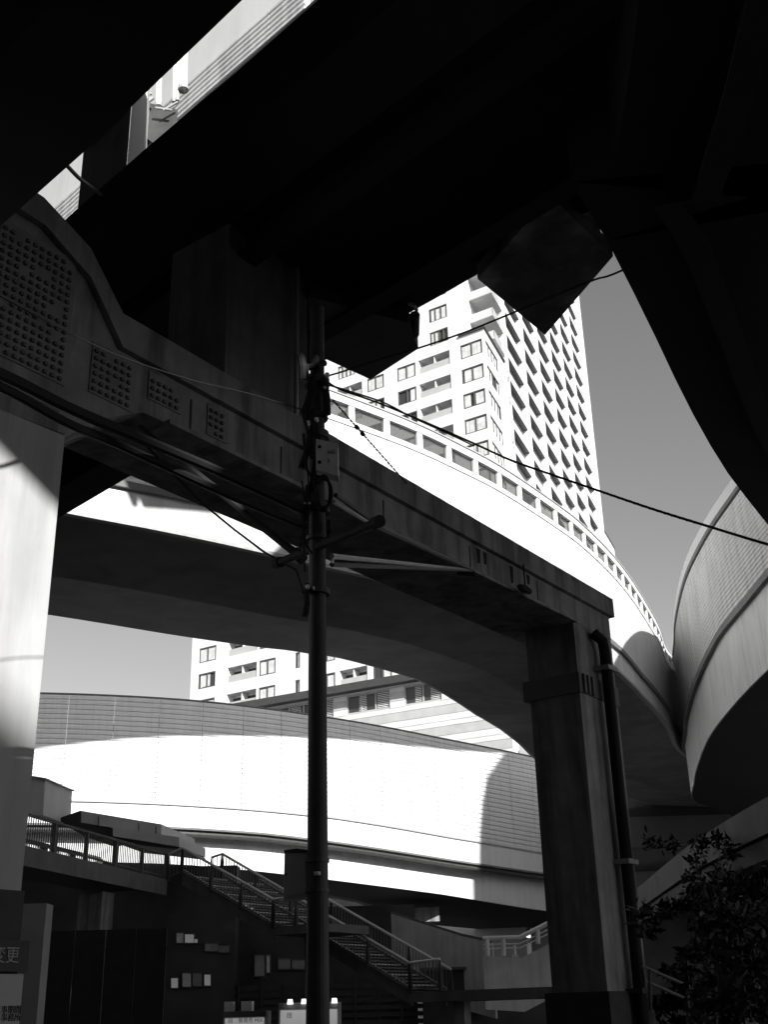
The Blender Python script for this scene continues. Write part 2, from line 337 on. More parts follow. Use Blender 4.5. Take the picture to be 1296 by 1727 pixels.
# unseen upper decks, added for their shade, with the slot left open between them
def flat_deck(label, poly, z, cols):
    t = thing('shade_deck', label, 'viaduct')
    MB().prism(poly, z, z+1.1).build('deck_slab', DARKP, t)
    n = len(poly)
    for i in range(n):
        a, b = Vector((*poly[i], z+1.1)), Vector((*poly[(i+1) % n], z+1.1)); d = (b-a).normalized(); k = max(1, round((b-a).length/4))
        for j in range(k):
            p = a.lerp(b, j/k); q = a.lerp(b, (j+1)/k); nn = Vector((-d.y, d.x, 0))*.2
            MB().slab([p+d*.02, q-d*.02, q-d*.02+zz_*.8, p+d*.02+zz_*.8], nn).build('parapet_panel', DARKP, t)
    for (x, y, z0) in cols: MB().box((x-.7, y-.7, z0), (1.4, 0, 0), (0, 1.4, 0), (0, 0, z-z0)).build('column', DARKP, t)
zz_ = Vector((0, 0, 1))
flat_deck('unseen deck added for shade above the near one, left of the slot', [(-34, -7.2), (5.2, -3.9), (12, -3.3), (12, 2.2), (-34, 48.2)], 20, [(8, -2, 9.9), (-14, 6, 0)])
flat_deck('unseen deck added for shade over the crossing deck, right of the slot', [(-5, 22.75), (-5, 27.5), (-3.4, 29.3), (0.5, 28), (9, 19.5), (15, 13.5), (13, 4.75)], 20, [(6, 13.6, 15.3), (-1, 19.8, 15.3)])
flat_deck('topmost unseen deck added for shade, high over the right-hand overhead deck', [(5, 10), (5, 24), (9, 26.6), (12.5, 29.3), (16.5, 33), (26, 36), (28, 12), (20, 7)], 27.2, [(12, 14, 13.5)])

# T: sunlit upper ramp seen through the slot, with an unseen stretch added behind the white viaduct
tv = thing('upper_ramp', 'sunlit upper ramp wall with ribbed lower edge seen through the slot at upper left', 'viaduct')
TW = [(-1.75, 23.55, 30.4, 28, 26.8), (-5.8, 27.5, 30.4, 28, 26.8), (-10.3, 32.1, 30.4, 28, 26.8), (-15, 37, 30.6, 28.2, 27), (-22, 44.5, 31.4, 28.8, 27.6), (-29, 53, 32.5, 30, 29), (-31, 61, 33.5, 31, 30), (-27, 67, 34.3, 32, 31.2)]
st = smooth(TW[::-1], 1.5); nm = norms(st); N = len(st)-1
MB().sweep(run(st, nm, 0, N, lambda s: [(-.3, s[4]), (-.3, s[4]+1.0), (-4.2, s[4]+1.0), (-4.2, s[4])])).build('deck_slab', GIRD, tv)
MB().sweep(run(st, nm, 0, N, lambda s: [(0, s[3]), (0, s[2]), (-.2, s[2]), (-.2, s[3])])).build('parapet', WHITE, tv)
for k in range(0, N, 3): MB().sweep(run(st, nm, k, min(k+3, N), lambda s: ribs(s[4], s[3]-.01, 6, .09), .01)).build('ribbed_panel', PANELG, tv)
T2 = [(-27, 67, 31.2), (-18.5, 69.4, 31.6), (-11, 71.8, 32.4), (-4.0, 75.0, 33.1), (5.2, 82, 33.9), (11.5, 88.8, 34.0), (17.4, 96.2, 34.0), (18.6, 98.2, 34.0)]  # hidden stretch placed to shade the top of the louvred viaduct
st = smooth(T2, 2.2); nm = norms(st); N = len(st)-1
MB().sweep(run(st, nm, 0, N, lambda s: [(0, s[2]), (0, s[2]+2.6), (-6.8, s[2]+2.6), (-6.8, s[2])])).build('shade_deck_box', GIRD, tv)

# ================================================================== PORTAL BENT
DV = Vector((0.5886, 0.8084, 0)); NV = Vector((0.8084, -0.5886, 0)); P0 = Vector((-3.2, 14.9, 0))
def pf(s, z, out=0.0): return P0 + DV*s + NV*out + Vector((0, 0, z))
def pfpx(px, py):
    q = onp(px, py, P0, NV); return (q-P0).dot(DV), q.z
pb = thing('portal_bent', 'grey concrete portal frame with stained crossbeam running back to a square column at right', 'bridge pier')
BACK = -NV*1.74
beam = [(-9, 8.55), (-3.4, 8.62), (-1.66, 8.72), (-.9, 9.3), (-.35, 9.6), (12.6, 9.68), (14.5, 9.68), (14.5, 10.25), (-.9, 10.38), (-1.55, 11.2), (-2.4, 11.6), (-9, 11.8)]
MB().slab([pf(*p) for p in beam], BACK).build('crossbeam', CONC, pb)
cap = [(14.62, 10.26), (14.62, 10.72), (-.93, 10.93), (-1.6, 11.68), (-2.45, 12.03), (-9, 12.2), (-9, 11.81), (-2.38, 11.61), (-1.54, 11.21), (-.88, 10.39)]
MB().slab([pf(*p, .1) for p in cap], -NV*2.1).build('coping', CONC, pb)
c = MB().slab([pf(-4.6, 2.98), pf(-1.66, 2.98), pf(-1.66, 8.7), pf(-4.6, 8.6)], BACK).build('column', COLM, pb, label='wide pale column at the left edge, sunlit in a diagonal patch')
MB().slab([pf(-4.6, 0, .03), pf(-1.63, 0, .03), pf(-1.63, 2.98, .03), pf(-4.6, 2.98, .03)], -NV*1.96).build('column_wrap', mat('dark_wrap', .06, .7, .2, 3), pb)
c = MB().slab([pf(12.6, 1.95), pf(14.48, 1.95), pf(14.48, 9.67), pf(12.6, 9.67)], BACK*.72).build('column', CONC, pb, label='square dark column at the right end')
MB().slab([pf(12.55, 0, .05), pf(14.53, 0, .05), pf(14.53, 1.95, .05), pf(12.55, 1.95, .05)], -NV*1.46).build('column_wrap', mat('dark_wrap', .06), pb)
# band round the right column
MB().slab([pf(12.56, 8.05, .04), pf(14.52, 8.05, .04), pf(14.52, 8.5, .04), pf(12.56, 8.5, .04)], -NV*1.44).build('steel_band', mat('band_steel', .16), pb)
for s_ in (12.7, 12.9, 13.1): MB().box(pf(s_, 8.06, .05), DV*.08, NV*.05, (0, 0, .42)).build('band_slat', LIPM, pb)
# haunch plates and bolts
for q, (s0, s1, z0, z1) in enumerate(((-1.35, -.55, 9.5, 10.3), (-.3, .35, 9.85, 10.3), (-3.0, -1.75, 9.4, 11.4), (-4.5, -3.2, 9.2, 11.4), (.9, 1.35, 9.75, 10.28))):
    pl = MB().slab([pf(s0, z0, .0), pf(s1, z0, .0), pf(s1, z1, .0), pf(s0, z1, .0)], NV*.02).build('splice_plate', mat('splice_plate_paint', .26, .7, .2, 2), pb)
    b = MB(); nx = int((s1-s0)/.12); nz = int((z1-z0)/.12)
    for i in range(nx):
        for j in range(nz):
            if random.random() < .94:
                c0 = pf(s0+.06+i*.12, z0+.06+j*.12, .02); b.box(c0-DV*.025-Vector((0, 0, .025)), DV*.05, NV*.035, (0, 0, .05))
    o = b.build('bolts', mat('bolt_steel', .13, .6, .3, 5), pl); o['kind'] = 'stuff'
for s_ in (.55, 2.6, 5.4, 8.3, 11.0):
    MB().slab([pf(s_, 9.7, .0), pf(s_+.03, 9.7, .0), pf(s_+.03, 10.2, .0), pf(s_, 10.2, .0)], NV*.012).build('weld_seam', STEEL, pb)
# lower flange of the beam
MB().slab([pf(.05, 9.55, .12), pf(12.55, 9.63, .12), pf(12.55, 9.69, .12), pf(.05, 9.62, .12)], -NV*.5).build('lower_flange', CONC, pb)
for k, s_ in enumerate((8.6, 8.85, 9.9, 10.6)):                       # soot runs under the coping
    h = (.35, .3, .42, .25)[k]
    MB().slab([pf(s_, 10.26-h, .0), pf(s_+.09, 10.26-h*.9, .0), pf(s_+.12, 10.24, .0), pf(s_-.03, 10.24, .0)], NV*.006).build('soot_streak', BLACK, pb)
# second tier column
MB().slab([pf(1.55, 10.95, -.3), pf(3.62, 10.93, -.3), pf(3.62, 14.19, -.3), pf(1.55, 14.19, -.3)], -NV*1.4).build('upper_column', mat('upper_column_concrete', .22, .8, .2, 1.2, .3), pb)
MB().tube([pf(3.15, 10.9, -.15), pf(3.15, 14.1, -.15)], .04).build('conduit', GALV, pb)
# drain pipe on the right column
dp = thing('downpipe', 'dark downpipe strapped to the outer face of the square column', 'downpipe')
MB().tube([pf(13.35, 9.55, .12), pf(13.55, 9.4, .22), pf(13.62, 9.1, .22), pf(13.62, 0.2, .22)], .13, 12).build('pipe', BLACK, dp)
for z_ in (8.7, 4.45, 1.9): MB().slab([pf(13.42, z_, .0), pf(13.9, z_, .0), pf(13.9, z_+.1, .0), pf(13.42, z_+.1, .0)], NV*.37).build('bracket', GALV if z_ > 4 else STEEL, dp)
# small lamp under the beam
lp = thing('beam_lamp', 'small black oval lamp hanging under the stained beam', 'lamp')
q = pf(*pfpx(868, 998), .25)
MB().sweep([[q + DV*t + Vector((0, 0, math.sin(a)*r)) + NV*math.cos(a)*r for a in [i*math.pi/4 for i in range(8)]] for t, r in ((-.28, .02), (-.18, .07), (0, .09), (.18, .07), (.28, .02))]).build('shade', BLACK, lp)
MB().box(q+Vector((0, 0, .05)), (.03, 0, 0), (0, .03, 0), (0, 0, .5)).build('stem', BLACK, lp)

# hanging crossbeam ends under deck B
def cap_end(label, pts, z, m):
    t = thing('crossbeam_end', label, 'beam end')
    P = [atz(*p, z) for p in pts]; c = sum(P, Vector())/len(P)
    MB().prism([(p.x, p.y) for p in P], z, z+.3).build('end_plate', m, t)
    Q = [c + (p-c)*.86 for p in P]
    MB().prism([(p.x, p.y) for p in Q], z+.3, z+1.6).build('neck', DARKP, t)
    return t
cap_end('mottled square beam end jutting from the black deck in front of the tower', [(930, 330), (1035, 432), (920, 565), (806, 470)], 13.9, CAPM)
cap_end('dark smooth beam end hanging just right of the utility pole', [(520, 500), (690, 545), (706, 588), (625, 640), (520, 592)], 13.7, mat('smooth_dark_steel', .1, .7, .15, 1))
hk = thing('conduit_elbow', 'small pale curved conduit elbow on the rim of the smooth beam end', 'conduit')
e = [atz(*p, 14.0) for p in ((690, 512), (698, 514), (703, 522), (701, 532))]
MB().tube(e, .035).build('elbow', GALV, hk)
MB().tube([atz(700, 530, 13.95), atz(699, 565, 13.8)], .1).build('cylinder_body', STEEL, hk)

# pier and pipes in the slot at upper left
sp = thing('slot_pier', 'grey pier head with one pale edge seen in the middle of the upper left slot', 'pier')
def tz(px, py, D): return aty(px, py, D)
a, b_, c_ = atz(133, 330, 19), atz(216, 246, 19), atz(241, 262, 19)
aw = Vector((-.36, 1.15, 0))
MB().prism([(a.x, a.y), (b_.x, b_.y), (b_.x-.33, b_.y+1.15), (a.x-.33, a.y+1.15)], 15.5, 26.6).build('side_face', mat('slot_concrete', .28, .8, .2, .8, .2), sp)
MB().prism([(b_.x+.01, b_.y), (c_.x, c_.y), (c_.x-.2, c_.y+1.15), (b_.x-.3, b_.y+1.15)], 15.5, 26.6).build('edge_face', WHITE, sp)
bk = thing('slot_bracket', 'dark bracket with pale fittings beside the drain pipes in the slot', 'bracket')
P = [aty(x, y, 21) for x, y in ((245, 172), (300, 185), (296, 250), (288, 262), (246, 232))]
MB().slab(P, (-.2, .8, .2)).build('plate', STEEL, bk)
for (x0, y0, x1, y1, r) in ((233, 170, 240, 160, .05), (240, 160, 256, 158, .035), (243, 176, 258, 165, .045), (262, 182, 290, 186, .03), (275, 186, 300, 172, .03)):
    MB().tube([aty(x0, y0, 20.8), aty(x1, y1, 20.8)], r).build('fitting', GALV, bk)
for k, (x0, x1, y0, y1, r) in enumerate(((267, 269, 122, 180, .07), (293, 295, 104, 172, .035), (299, 301, 98, 170, .04), (309, 311, 90, 152, .1))):
    t = thing('drain_pipe', ['leftmost thick white drain pipe in the slot', 'thin white pipe, left one of the close pair in the slot', 'thin white pipe, right one of the close pair in the slot', 'rightmost white drain pipe in the slot, beside the bright band'][k], 'pipe', 'white pipes in the slot')
    MB().tube([aty(x1, y0-40, 21.2), aty(x0, y1, 21.2)], r, 12).build('pipe', WHITE, t)
    MB().tube([aty(x0, y1-5, 21.2), aty(x0, y1, 21.2)], r*1.3, 12).build('collar', GALV, t)

# ================================================================== APARTMENT TOWER
C0 = Vector((15.78, 150.0, 0)); DL = Vector((-math.sin(R(57)), math.cos(R(57)), 0)); DR = Vector((math.sin(R(21)), math.cos(R(21)), 0))
NL = Vector((-DL.y, DL.x, 0)); NL = NL if NL.y < 0 else -NL
NR = Vector((DR.y, -DR.x, 0))
tw = thing('apartment_tower', 'tall white apartment tower with a grid of recessed balconies on its right side', 'tower')
FP = 4.27
def facade(mb, O, D, Nn, us, zs, is_open, depth):
    """wall skin with openings that have reveals; us and zs are break lines; Nn points out"""
    for i in range(len(us)-1):
        for j in range(len(zs)-1):
            u0, u1, z0, z1 = us[i], us[i+1], zs[j], zs[j+1]
            q = lambda u, z, o=0.0: O + D*u + Vector((0, 0, z)) + Nn*o
            d = is_open(i, j)
            if not d:
                mb.add([q(u0, z0), q(u1, z0), q(u1, z1), q(u0, z1)], [(0, 1, 2, 3)])
            else:
                v = [q(u0, z0), q(u1, z0), q(u1, z1), q(u0, z1)] + [q(u0, z0, -d), q(u1, z0, -d), q(u1, z1, -d), q(u0, z1, -d)]
                mb.add(v, [(0, 1, 5, 4), (1, 2, 6, 5), (2, 3, 7, 6), (3, 0, 4, 7), (4, 5, 6, 7)])
def frame_mesh(name, O, D, Nn, wd, ht, nm_, t=.19):
    m = MB()
    for z in (0, ht-t): m.box(O*0 + Vector((0, 0, z)), D*wd, Nn*.12, (0, 0, t))
    for k in range(nm_+1): m.box(D*(k*(wd-t)/nm_), D*t, Nn*.13, (0, 0, ht))
    return m.mesh(name, FRAME)
def at_(p): return Matrix.Translation(p)
# left face of the front block; (u0, u1, kind, panes)
LAY = [(.45, 4.2, 'w', 2), (6.1, 11.7, 'b', 0), (12.3, 15.7, 'w', 2), (18.2, 21.4, 'w', 2), (22.4, 27.3, 'b', 0), (28.1, 31.2, 'w', 2), (34.6, 35.5, 'w', 1), (39.3, 42.5, 'w', 2), (43.0, 48.9, 'b', 0), (51.4, 55.0, 'w', 2)]
us = [0.0]
for a, b, _, _ in LAY: us += [a, b]
us.append(56.6)
tops = [95.0 - FP*k for k in range(19)]
zs = [10.0]
for t_ in reversed(tops): zs += [t_-2.45, t_]
zs.append(96.7)
def opn(i, j):
    if i % 2 == 0 or j % 2 == 0: return 0
    k = LAY[(i-1)//2][2]; return .28 if k == 'w' else 1.7
m = MB(); facade(m, C0, DL, NL, us, zs, opn, .3)
front = m.build('front_wall', TILE, tw)
m = MB(); zsr = zs
facade(m, C0, DR, NR, [0, .6, 7.2, 13.9], zs, lambda i, j: .28 if (i == 1 and j % 2) else 0, .3)
q = C0 + Vector((0, 0, 96.7)); m.add([q, q+DL*56.6, q+DL*56.6+DR*13.9, q+DR*13.9], [(0, 1, 2, 3)])
o_ = C0 + DL*56.6; m.add([o_+Vector((0, 0, 10)), o_+DR*30+Vector((0, 0, 10)), o_+DR*30+Vector((0, 0, 96.7)), o_+Vector((0, 0, 96.7))], [(0, 1, 2, 3)])
m.build('side_wall', TILE, tw)
m = MB(); m.box(C0+Vector((0, 0, 96.55))-DL*.25+NL*.25, DL*4.6, -NL*.3, (0, 0, .35)); m.box(C0+Vector((0, 0, 96.55))+NR*.25-DR*.2, DR*11.2, -NR*.3, (0, 0, .35)); m.build('roof_edge', STEEL, tw)
fr = {}
rnd = random.Random(3)
def window(O, D, Nn, wd, ht, n, cur=True):
    key = (round(D.x, 2), wd, n, ht)
    if key not in fr: fr[key] = (frame_mesh('window_frame', Vector((0, 0, 0)), D, Nn, wd, ht, n), MB().box(-Nn*.06, D*wd, -Nn*.03, (0, 0, ht)).mesh('pane', GLASSD))
    f = link('window', fr[key][0], tw, at_(O)); p = link('pane', fr[key][1], f); p.matrix_parent_inverse = Matrix()
    if cur:                                       # curtains drawn to differing widths
        mb = MB(); x = .15; W = wd-.15
        while x < W-.3:
            wv = rnd.choice((.5, .8, 1.1, 1.5)) * wd/3.6; g = rnd.random() < .14; lo = rnd.uniform(.08, .3); top = ht-rnd.choice((.15, .2, .3))
            if not g: mb.box(D*x + Nn*.0 + Vector((0, 0, lo)), D*(min(x+wv, W)-x-.05), Nn*.03, (0, 0, top-lo))
            x += wv
        if mb.v:
            c = mb.build('curtain', CURT, f); 
for j, t_ in enumerate(tops[:14]):
    for (a, b, k, n) in LAY:
        if k == 'w': window(C0 + DL*a + Vector((0, 0, t_-2.45)) - NL*.2, DL, NL, b-a, 2.45, n)
        else:
            B0 = C0 + DL*a + Vector((0, 0, t_-2.45))
            MB().box(B0 - NL*.12, DL*(b-a), -NL*.06, (0, 0, 1.15)).build('balustrade', GLASSM, tw)
            w_ = MB().box(B0 - NL*1.66, DL*(b-a), NL*.03, (0, 0, 2.1)); w_.build('balcony_door', mat('balcony_door', .06, .3), tw)
            MB().box(B0 + DL*(b-a)*.5 - NL*1.6, DL*.12, NL*1.45, (0, 0, 2.45)).build('balcony_divider', CURT, tw)
    window(C0 + DR*.6 + Vector((0, 0, t_-2.45)) - NR*.2, DR, NR, 6.6, 2.45, 4)
# wing above the front block
zt = 128.0
wz = [96.7]
for k in range(6): wz += [99.5 + FP*k - 2.45 + .0, 99.5 + FP*k]
wz.append(zt)
WL = [(4.6, 6.3), (9.8, 14.5), (16.5, 20.5), (26, 30), (36, 40)]
m = MB(); facade(m, C0 - NL*.4, DL, NL, [4.3, 6.4, 9.7, 14, 17.4, 24, 27.4, 36, 56.6], wz, lambda i, j: .28 if (i % 2 and j % 2) else 0, .3)
q = C0 - NL*.4 + DL*4.3; m.add([q+Vector((0, 0, 96.7)), q+DR*14+Vector((0, 0, 96.7)), q+DR*14+Vector((0, 0, zt)), q+Vector((0, 0, zt))], [(0, 1, 2, 3)])
m.add([q+Vector((0, 0, zt)), q+DL*52+Vector((0, 0, zt)), q+DL*52+DR*14+Vector((0, 0, zt)), q+DR*14+Vector((0, 0, zt))], [(0, 1, 2, 3)])
m.build('upper_wing', TILE, tw)
for k in range(4):
    for (a, b) in ((6.4, 9.7), (14, 17.4), (24, 27.4)):
        window(C0 - NL*.4 + DL*a + Vector((0, 0, 99.5+FP*k-2.45)) - NL*.2, DL, NL, b-a, 2.45, 3 if k else 4)
    # corner balconies between the wing and the main block
    zb = 98.6 + FP*k
    B0 = C0 + DL*4.25 + DR*6.5 + Vector((0, 0, zb))
    MB().box(B0, -DL*4.2, DR*7, (0, 0, .3)).build('balcony_slab', TILE2, tw)
    MB().box(B0 + Vector((0, 0, .3)), -DL*4.2, DR*.15, (0, 0, 1.2)).build('balustrade', GLASSM, tw)
    MB().box(B0 - DL*4.2 + Vector((0, 0, .3)), DL*.15, DR*4.2, (0, 0, 1.2)).build('balustrade', GLASSM, tw)
    MB().box(B0 + DR*5.8 + Vector((0, 0, .3)), -DL*3.4, DR*.1, (0, 0, 2.4)).build('balcony_door', FRAME, tw)
# main block: grid of balconies
M0 = C0; RU = [13.9]
PIT = 12.0
opens = [(14.3 + 11.75*k, 14.3 + 11.75*k + 9.9 - .12*k) for k in range(6)]
ur = [12.4]
for a, b in opens: ur += [a, b]
ur.append(89.4)
zg = [10.0]
gt = [103.9 + 4.34*k for k in range(-19, 18)]
for t_ in gt: zg += [t_-3.0, t_]
zg.append(186)
m = MB(); facade(m, M0, DR, NR, ur, zg, lambda i, j: .85 if (i % 2 and j % 2) else 0, 1)
m.build('balcony_grid', TILE, tw)
e0, e1 = M0 + DR*12.4, M0 + DR*89.4
m = MB(); zz = Vector((0, 0, 1))
for (p, D_, L_) in ((e0, DL, 30), (e1, DL, 30)): m.add([p+zz*10, p+D_*L_+zz*10, p+D_*L_+zz*186, p+zz*186], [(0, 1, 2, 3)])
m.add([e0+zz*186, e1+zz*186, e1+DL*30+zz*186, e0+DL*30+zz*186], [(0, 1, 2, 3)]); m.build('main_wall', TILE, tw)
pm = MB().box(-NR*.0, DR*9.9, NR*.05, (0, 0, 2.6)).box(Vector((0, 0, 2.52)) + NR*.06, DR*9.9, NR*.72, (0, 0, .08)).mesh('glazing_and_shade', mat('glazing_and_shade', .12, .4))  # glazing plus a dark ceiling slab that puts shade into the recess
fm = MB().box(Vector(), DR*.5, NR*.95, (0, 0, 2.7)).mesh('fin', TILE)
for (a, b) in opens:
    for t_ in gt[3:]:
        link('glazing_and_shade', pm, tw, at_(M0 + DR*a - NR*.83 + zz*(t_-2.62)))
    MB().box(M0 + DR*(b+.5) , DR*1.0, NR*.22, (0, 0, 176)).build('pier_strip', TILE, tw)
m = MB(); m.box(M0 + DR*89.4 - NR*.2, DR*12, -NR*20, zz*97.6); m.build('rear_annex', TILE, tw)
MB().box(M0 + DR*89.5 - NR*.1 + zz*97.3, DR*12.4, -NR*8, zz*.5).build('roof_edge', STEEL, tw)
for k in range(5): MB().box(M0 + DR*93 - NR*.18 + zz*(94-FP*k-2), DR*5, NR*.05, zz*2.2).build('window', GLASSD, tw)

# ================================================================== LOW CLAD BUILDING behind the louvred viaduct
kb = thing('clad_building', 'low building in grey horizontal siding with dark eaves just above the louvred viaduct', 'building')
K0 = aty(865, 1240, 132); K0.z = 0; KD = Vector((-math.sin(R(61)), math.cos(R(61)), 0)); KN = Vector((-KD.y, KD.x, 0)); KN = KN if KN.y < 0 else -KN
def kpx(px, py):
    q = onp(px, py, K0, KN); return (q-K0).dot(KD), q.z
ut, ztop = kpx(640, 1157); zt2 = kpx(480, 1198)[1]
ztop = (ztop + zt2)/2
W = [kpx(x, y) for x, y in ((585, 1175), (658, 1166), (585, 1205), (680, 1160), (745, 1150), (455, 1215), (563, 1190))]
wz0, wz1 = W[2][1], W[0][1]
us = sorted([0, kpx(745, 1160)[0], kpx(682, 1160)[0], kpx(658, 1170)[0], kpx(585, 1180)[0], kpx(563, 1190)[0], kpx(462, 1200)[0], kpx(400, 1200)[0]+20])
m = MB(); facade(m, K0, KD, KN, us, [0, wz0, wz1, ztop], lambda i, j: .3 if (j == 1 and i in (1, 3, 5)) else 0, .3); m.build('wall', SIDING, kb)
zc = ztop-.05; k = 0
while zc > 18:                                   # siding boards
    h = (.62, 1.1, .8)[k % 3]
    inside = not (zc-h > wz1 or zc < wz0)
    if not inside: MB().box(K0 - KD*.0 + KN*.02 + zz*(zc-h+.05), KD*(us[-1]), KN*.05, zz*(h-.05)).build('siding_board', (SIDING2, SIDING, SIDING2)[k % 3], kb)
    else:
        for i in (0, 2, 4, 6): MB().box(K0 + KD*us[i] + KN*.02 + zz*(zc-h+.05), KD*(us[i+1]-us[i]), KN*.05, zz*(h-.05)).build('siding_board', (SIDING2, SIDING, SIDING2)[k % 3], kb)
    zc -= h; k += 1
MB().box(K0 - KD*.5 + KN*1.5 + zz*(ztop+.15), KD*(us[-1]+1), -KN*1.6, zz*.95).build('eaves', STEEL, kb)
MB().box(K0 - KD*.5 + KN*.3 + zz*(ztop), KD*(us[-1]+1), -KN*.35, zz*.15).build('eaves_soffit', WHITE, kb)
for i in (1, 3, 5):
    wd = us[i+1]-us[i]; ht = wz1-wz0; n = max(2, round(wd/2.2))
    O = K0 + KD*us[i] - KN*.2 + zz*wz0; mb = MB()
    for z in (0, ht-.12): mb.box(O+zz*z, KD*wd, KN*.12, zz*.12)
    for q in range(n+1): mb.box(O+KD*(q*(wd-.15)/n), KD*.15, KN*.14, zz*ht)
    f = mb.build('window', GALV, kb); MB().box(O - KN*.03, KD*wd, KN*.02, zz*ht).build('pane', GLASSD, f)
    mb = MB()
    for z in range(9):
        for (x0, x1) in ((.2, wd*.30), (wd*.55, wd*.72)): mb.box(O + KD*x0 + KN*.02 + zz*(.2+z*(ht-.3)/9), KD*(x1-x0), KN*.05, zz*.1)
    mb.build('blind', CURT, f)
MB().box(K0 - KD*5.0 - KN*1, KD*4.9, -KN*6, zz*(kpx(865, 1242)[1]-1.5)).build('annex', SIDING2, kb)
MB().box(K0 - KD*5.0 - KN*.95 , KD*4.7, KN*.05, zz*(kpx(865, 1255)[1])).build('annex_base', SIDING, kb)

# unseen block, added and shaped to throw the shade at the right end of the louvred viaduct
ob = thing('shade_block', 'rounded unseen block added behind the ribbed viaduct to cast shade', 'building')
prof = [(30.6, 0), (30.6, 40), (30.75, 44), (31.1, 47.5), (31.7, 50.5), (32.7, 53.5), (35, 56), (41, 57.5), (50, 58), (50, 0)]
MB().slab([(x, 64.3, z) for x, z in prof], (0, 8, 0)).build('wall', CONC, ob)
for k in range(9): MB().box((35, 64.2, 6+4.6*k), (14, 0, 0), (0, .08, 0), (0, 0, 2)).build('window_band', GLASSD, ob)
for (lab, o, dx, dy, h) in (('dark filler block added under the far end of the ribbed viaduct', (17.5, 99.5, 0), 40, 10, 22), ('long unseen block added behind the camera to cut sun and sky', (-60, -48, 0), 130, 12, 38.9), ('unseen dark block added left of the camera to cut sky light', (-52, -30, 0), 12, 90, 20)):  # added blocks: a dark filler, then two unseen ones against sun and sky
    ob = thing('shade_block', lab, 'building')
    MB().box(o, (dx, 0, 0), (0, dy, 0), (0, 0, h)).build('wall', mat('dark_brick', .14, .8, .15, .4), ob)
    MB().box(Vector(o)+Vector((-.3, -.3, h)), (dx+.6, 0, 0), (0, dy+.6, 0), (0, 0, .7)).build('roof', STEEL, ob)
    for k in range(int(h//4.5)): MB().box(Vector(o)+Vector((-.06, -.06, 3.2+4.4*k)), (dx+.12, 0, 0), (0, dy+.12, 0), (0, 0, 1.9)).build('window_band', GLASSD, ob)

# ================================================================== FOOTBRIDGE AND STAIRS
fb = thing('footbridge', 'dark footbridge with baluster railing coming in from the left and ending above the stairs', 'footbridge')
A0, A1 = Vector((-12.0, 38.9, 0)), Vector((-9.35, 49.8, 0)); BD = (A1-A0).normalized(); BN = Vector((BD.y, -BD.x, 0))
L_ = (A1-A0).length; A0 = A0 - BD*5; L_ += 5
zr = lambda s: 8.0
MB().box(A0 + zz*6.6, BD*L_, -BN*3.2, zz*.38).build('deck', FBR, fb)
MB().box(A0 + BN*.02 + zz*6.35, BD*L_, -BN*.16, zz*.62).build('fascia', FBR, fb)
for side in (0, 3.0):
    MB().box(A0 - BN*(side+.02) + zz*7.94, BD*L_, -BN*.1, zz*.08).build('handrail', FBR, fb)
    MB().box(A0 - BN*(side+.05) + zz*7.08, BD*L_, -BN*.05, zz*.05).build('bottom_rail', FBR, fb)
    b = MB(); s = 0.1
    while s < L_: b.box(A0 + BD*s - BN*(side+.05) + zz*7.0, BD*.03, -BN*.03, zz*.95); s += .15
    o = b.build('balusters', FBR, fb); o['kind'] = 'stuff'
    for k in range(8): MB().box(A0 + BD*(L_*k/7-.06*(k > 0)) - BN*(side+.0) + zz*6.98, BD*.12, -BN*.14, zz*.98).build('post', FBR, fb)
for s in (.35, .8):
    pr = thing('footbridge_pier', 'plain square pier in shade under the footbridge, ' + ('nearer the left column' if s < .5 else 'further right below the stair head'), 'pier')
    MB().box(A0 + BD*L_*s - BN*1.2, BD*1.0, -BN*1.0, zz*6.3).build('shaft', CONC, pr)
# stairs
SD = Vector((.82, -.572, 0)).normalized(); SN = Vector((-SD.y, SD.x, 0))   # SN points away from the camera
S0 = Vector((-9.35, 49.8, 0))
def spx(px, py, off=0.0):
    q = onp(px, py, S0 + SN*off, SN); return (q-S0-SN*off).dot(SD), q.z
def sp_(s, z, off=0.0): return S0 + SD*s + SN*off + zz*z
def rail_flight(t, pts, off, name='handrail', posts=True, bal=True, m=RAILM):
    P = [sp_(*spx(*p, off), off) for p in pts]
    MB().tube(P, .055, 8).build(name, m, t)
    b = MB()
    for a, c in zip(P[:-1], P[1:]):
        n = max(2, int((c-a).length/.17)); np_ = max(1, round((c-a).length/2.0))
        for i in range(n): q = a + (c-a)*(i+.5)/n; b.box(q - zz*.92 - SD*.012, SD*.025, SN*.025, zz*.9)
        for i in range(np_+1):
            q = a + (c-a)*i/np_
            if posts: MB().tube([q-zz*1.05, q-zz*.55, q-zz*.35, q-zz*.02], [.075, .08, .05, .035], 8).build('post', STEEL, t)
        MB().tube([a-zz*.93, c-zz*.93], .03, 6).build('bottom_rail', FBR, t)
    if bal: o = b.build('balusters', FBR, t); o['kind'] = 'stuff'
    return P
s1 = thing('stairs', 'dark stairs running down to the right from the footbridge, with pale handrail', 'stairs')
R1 = rail_flight(s1, [(285, 1441), (308, 1430), (461, 1517), (500, 1512)], 0.0)
s2 = thing('stairs', 'second stairs beyond the pole going down to the low landing, three handrails in echelon', 'stairs')
R2 = rail_flight(s2, [(357, 1446), (375, 1440), (691, 1624), (742, 1618)], 2.6)
R3 = rail_flight(s2, [(520, 1500), (559, 1520), (761, 1635)], 5.2)
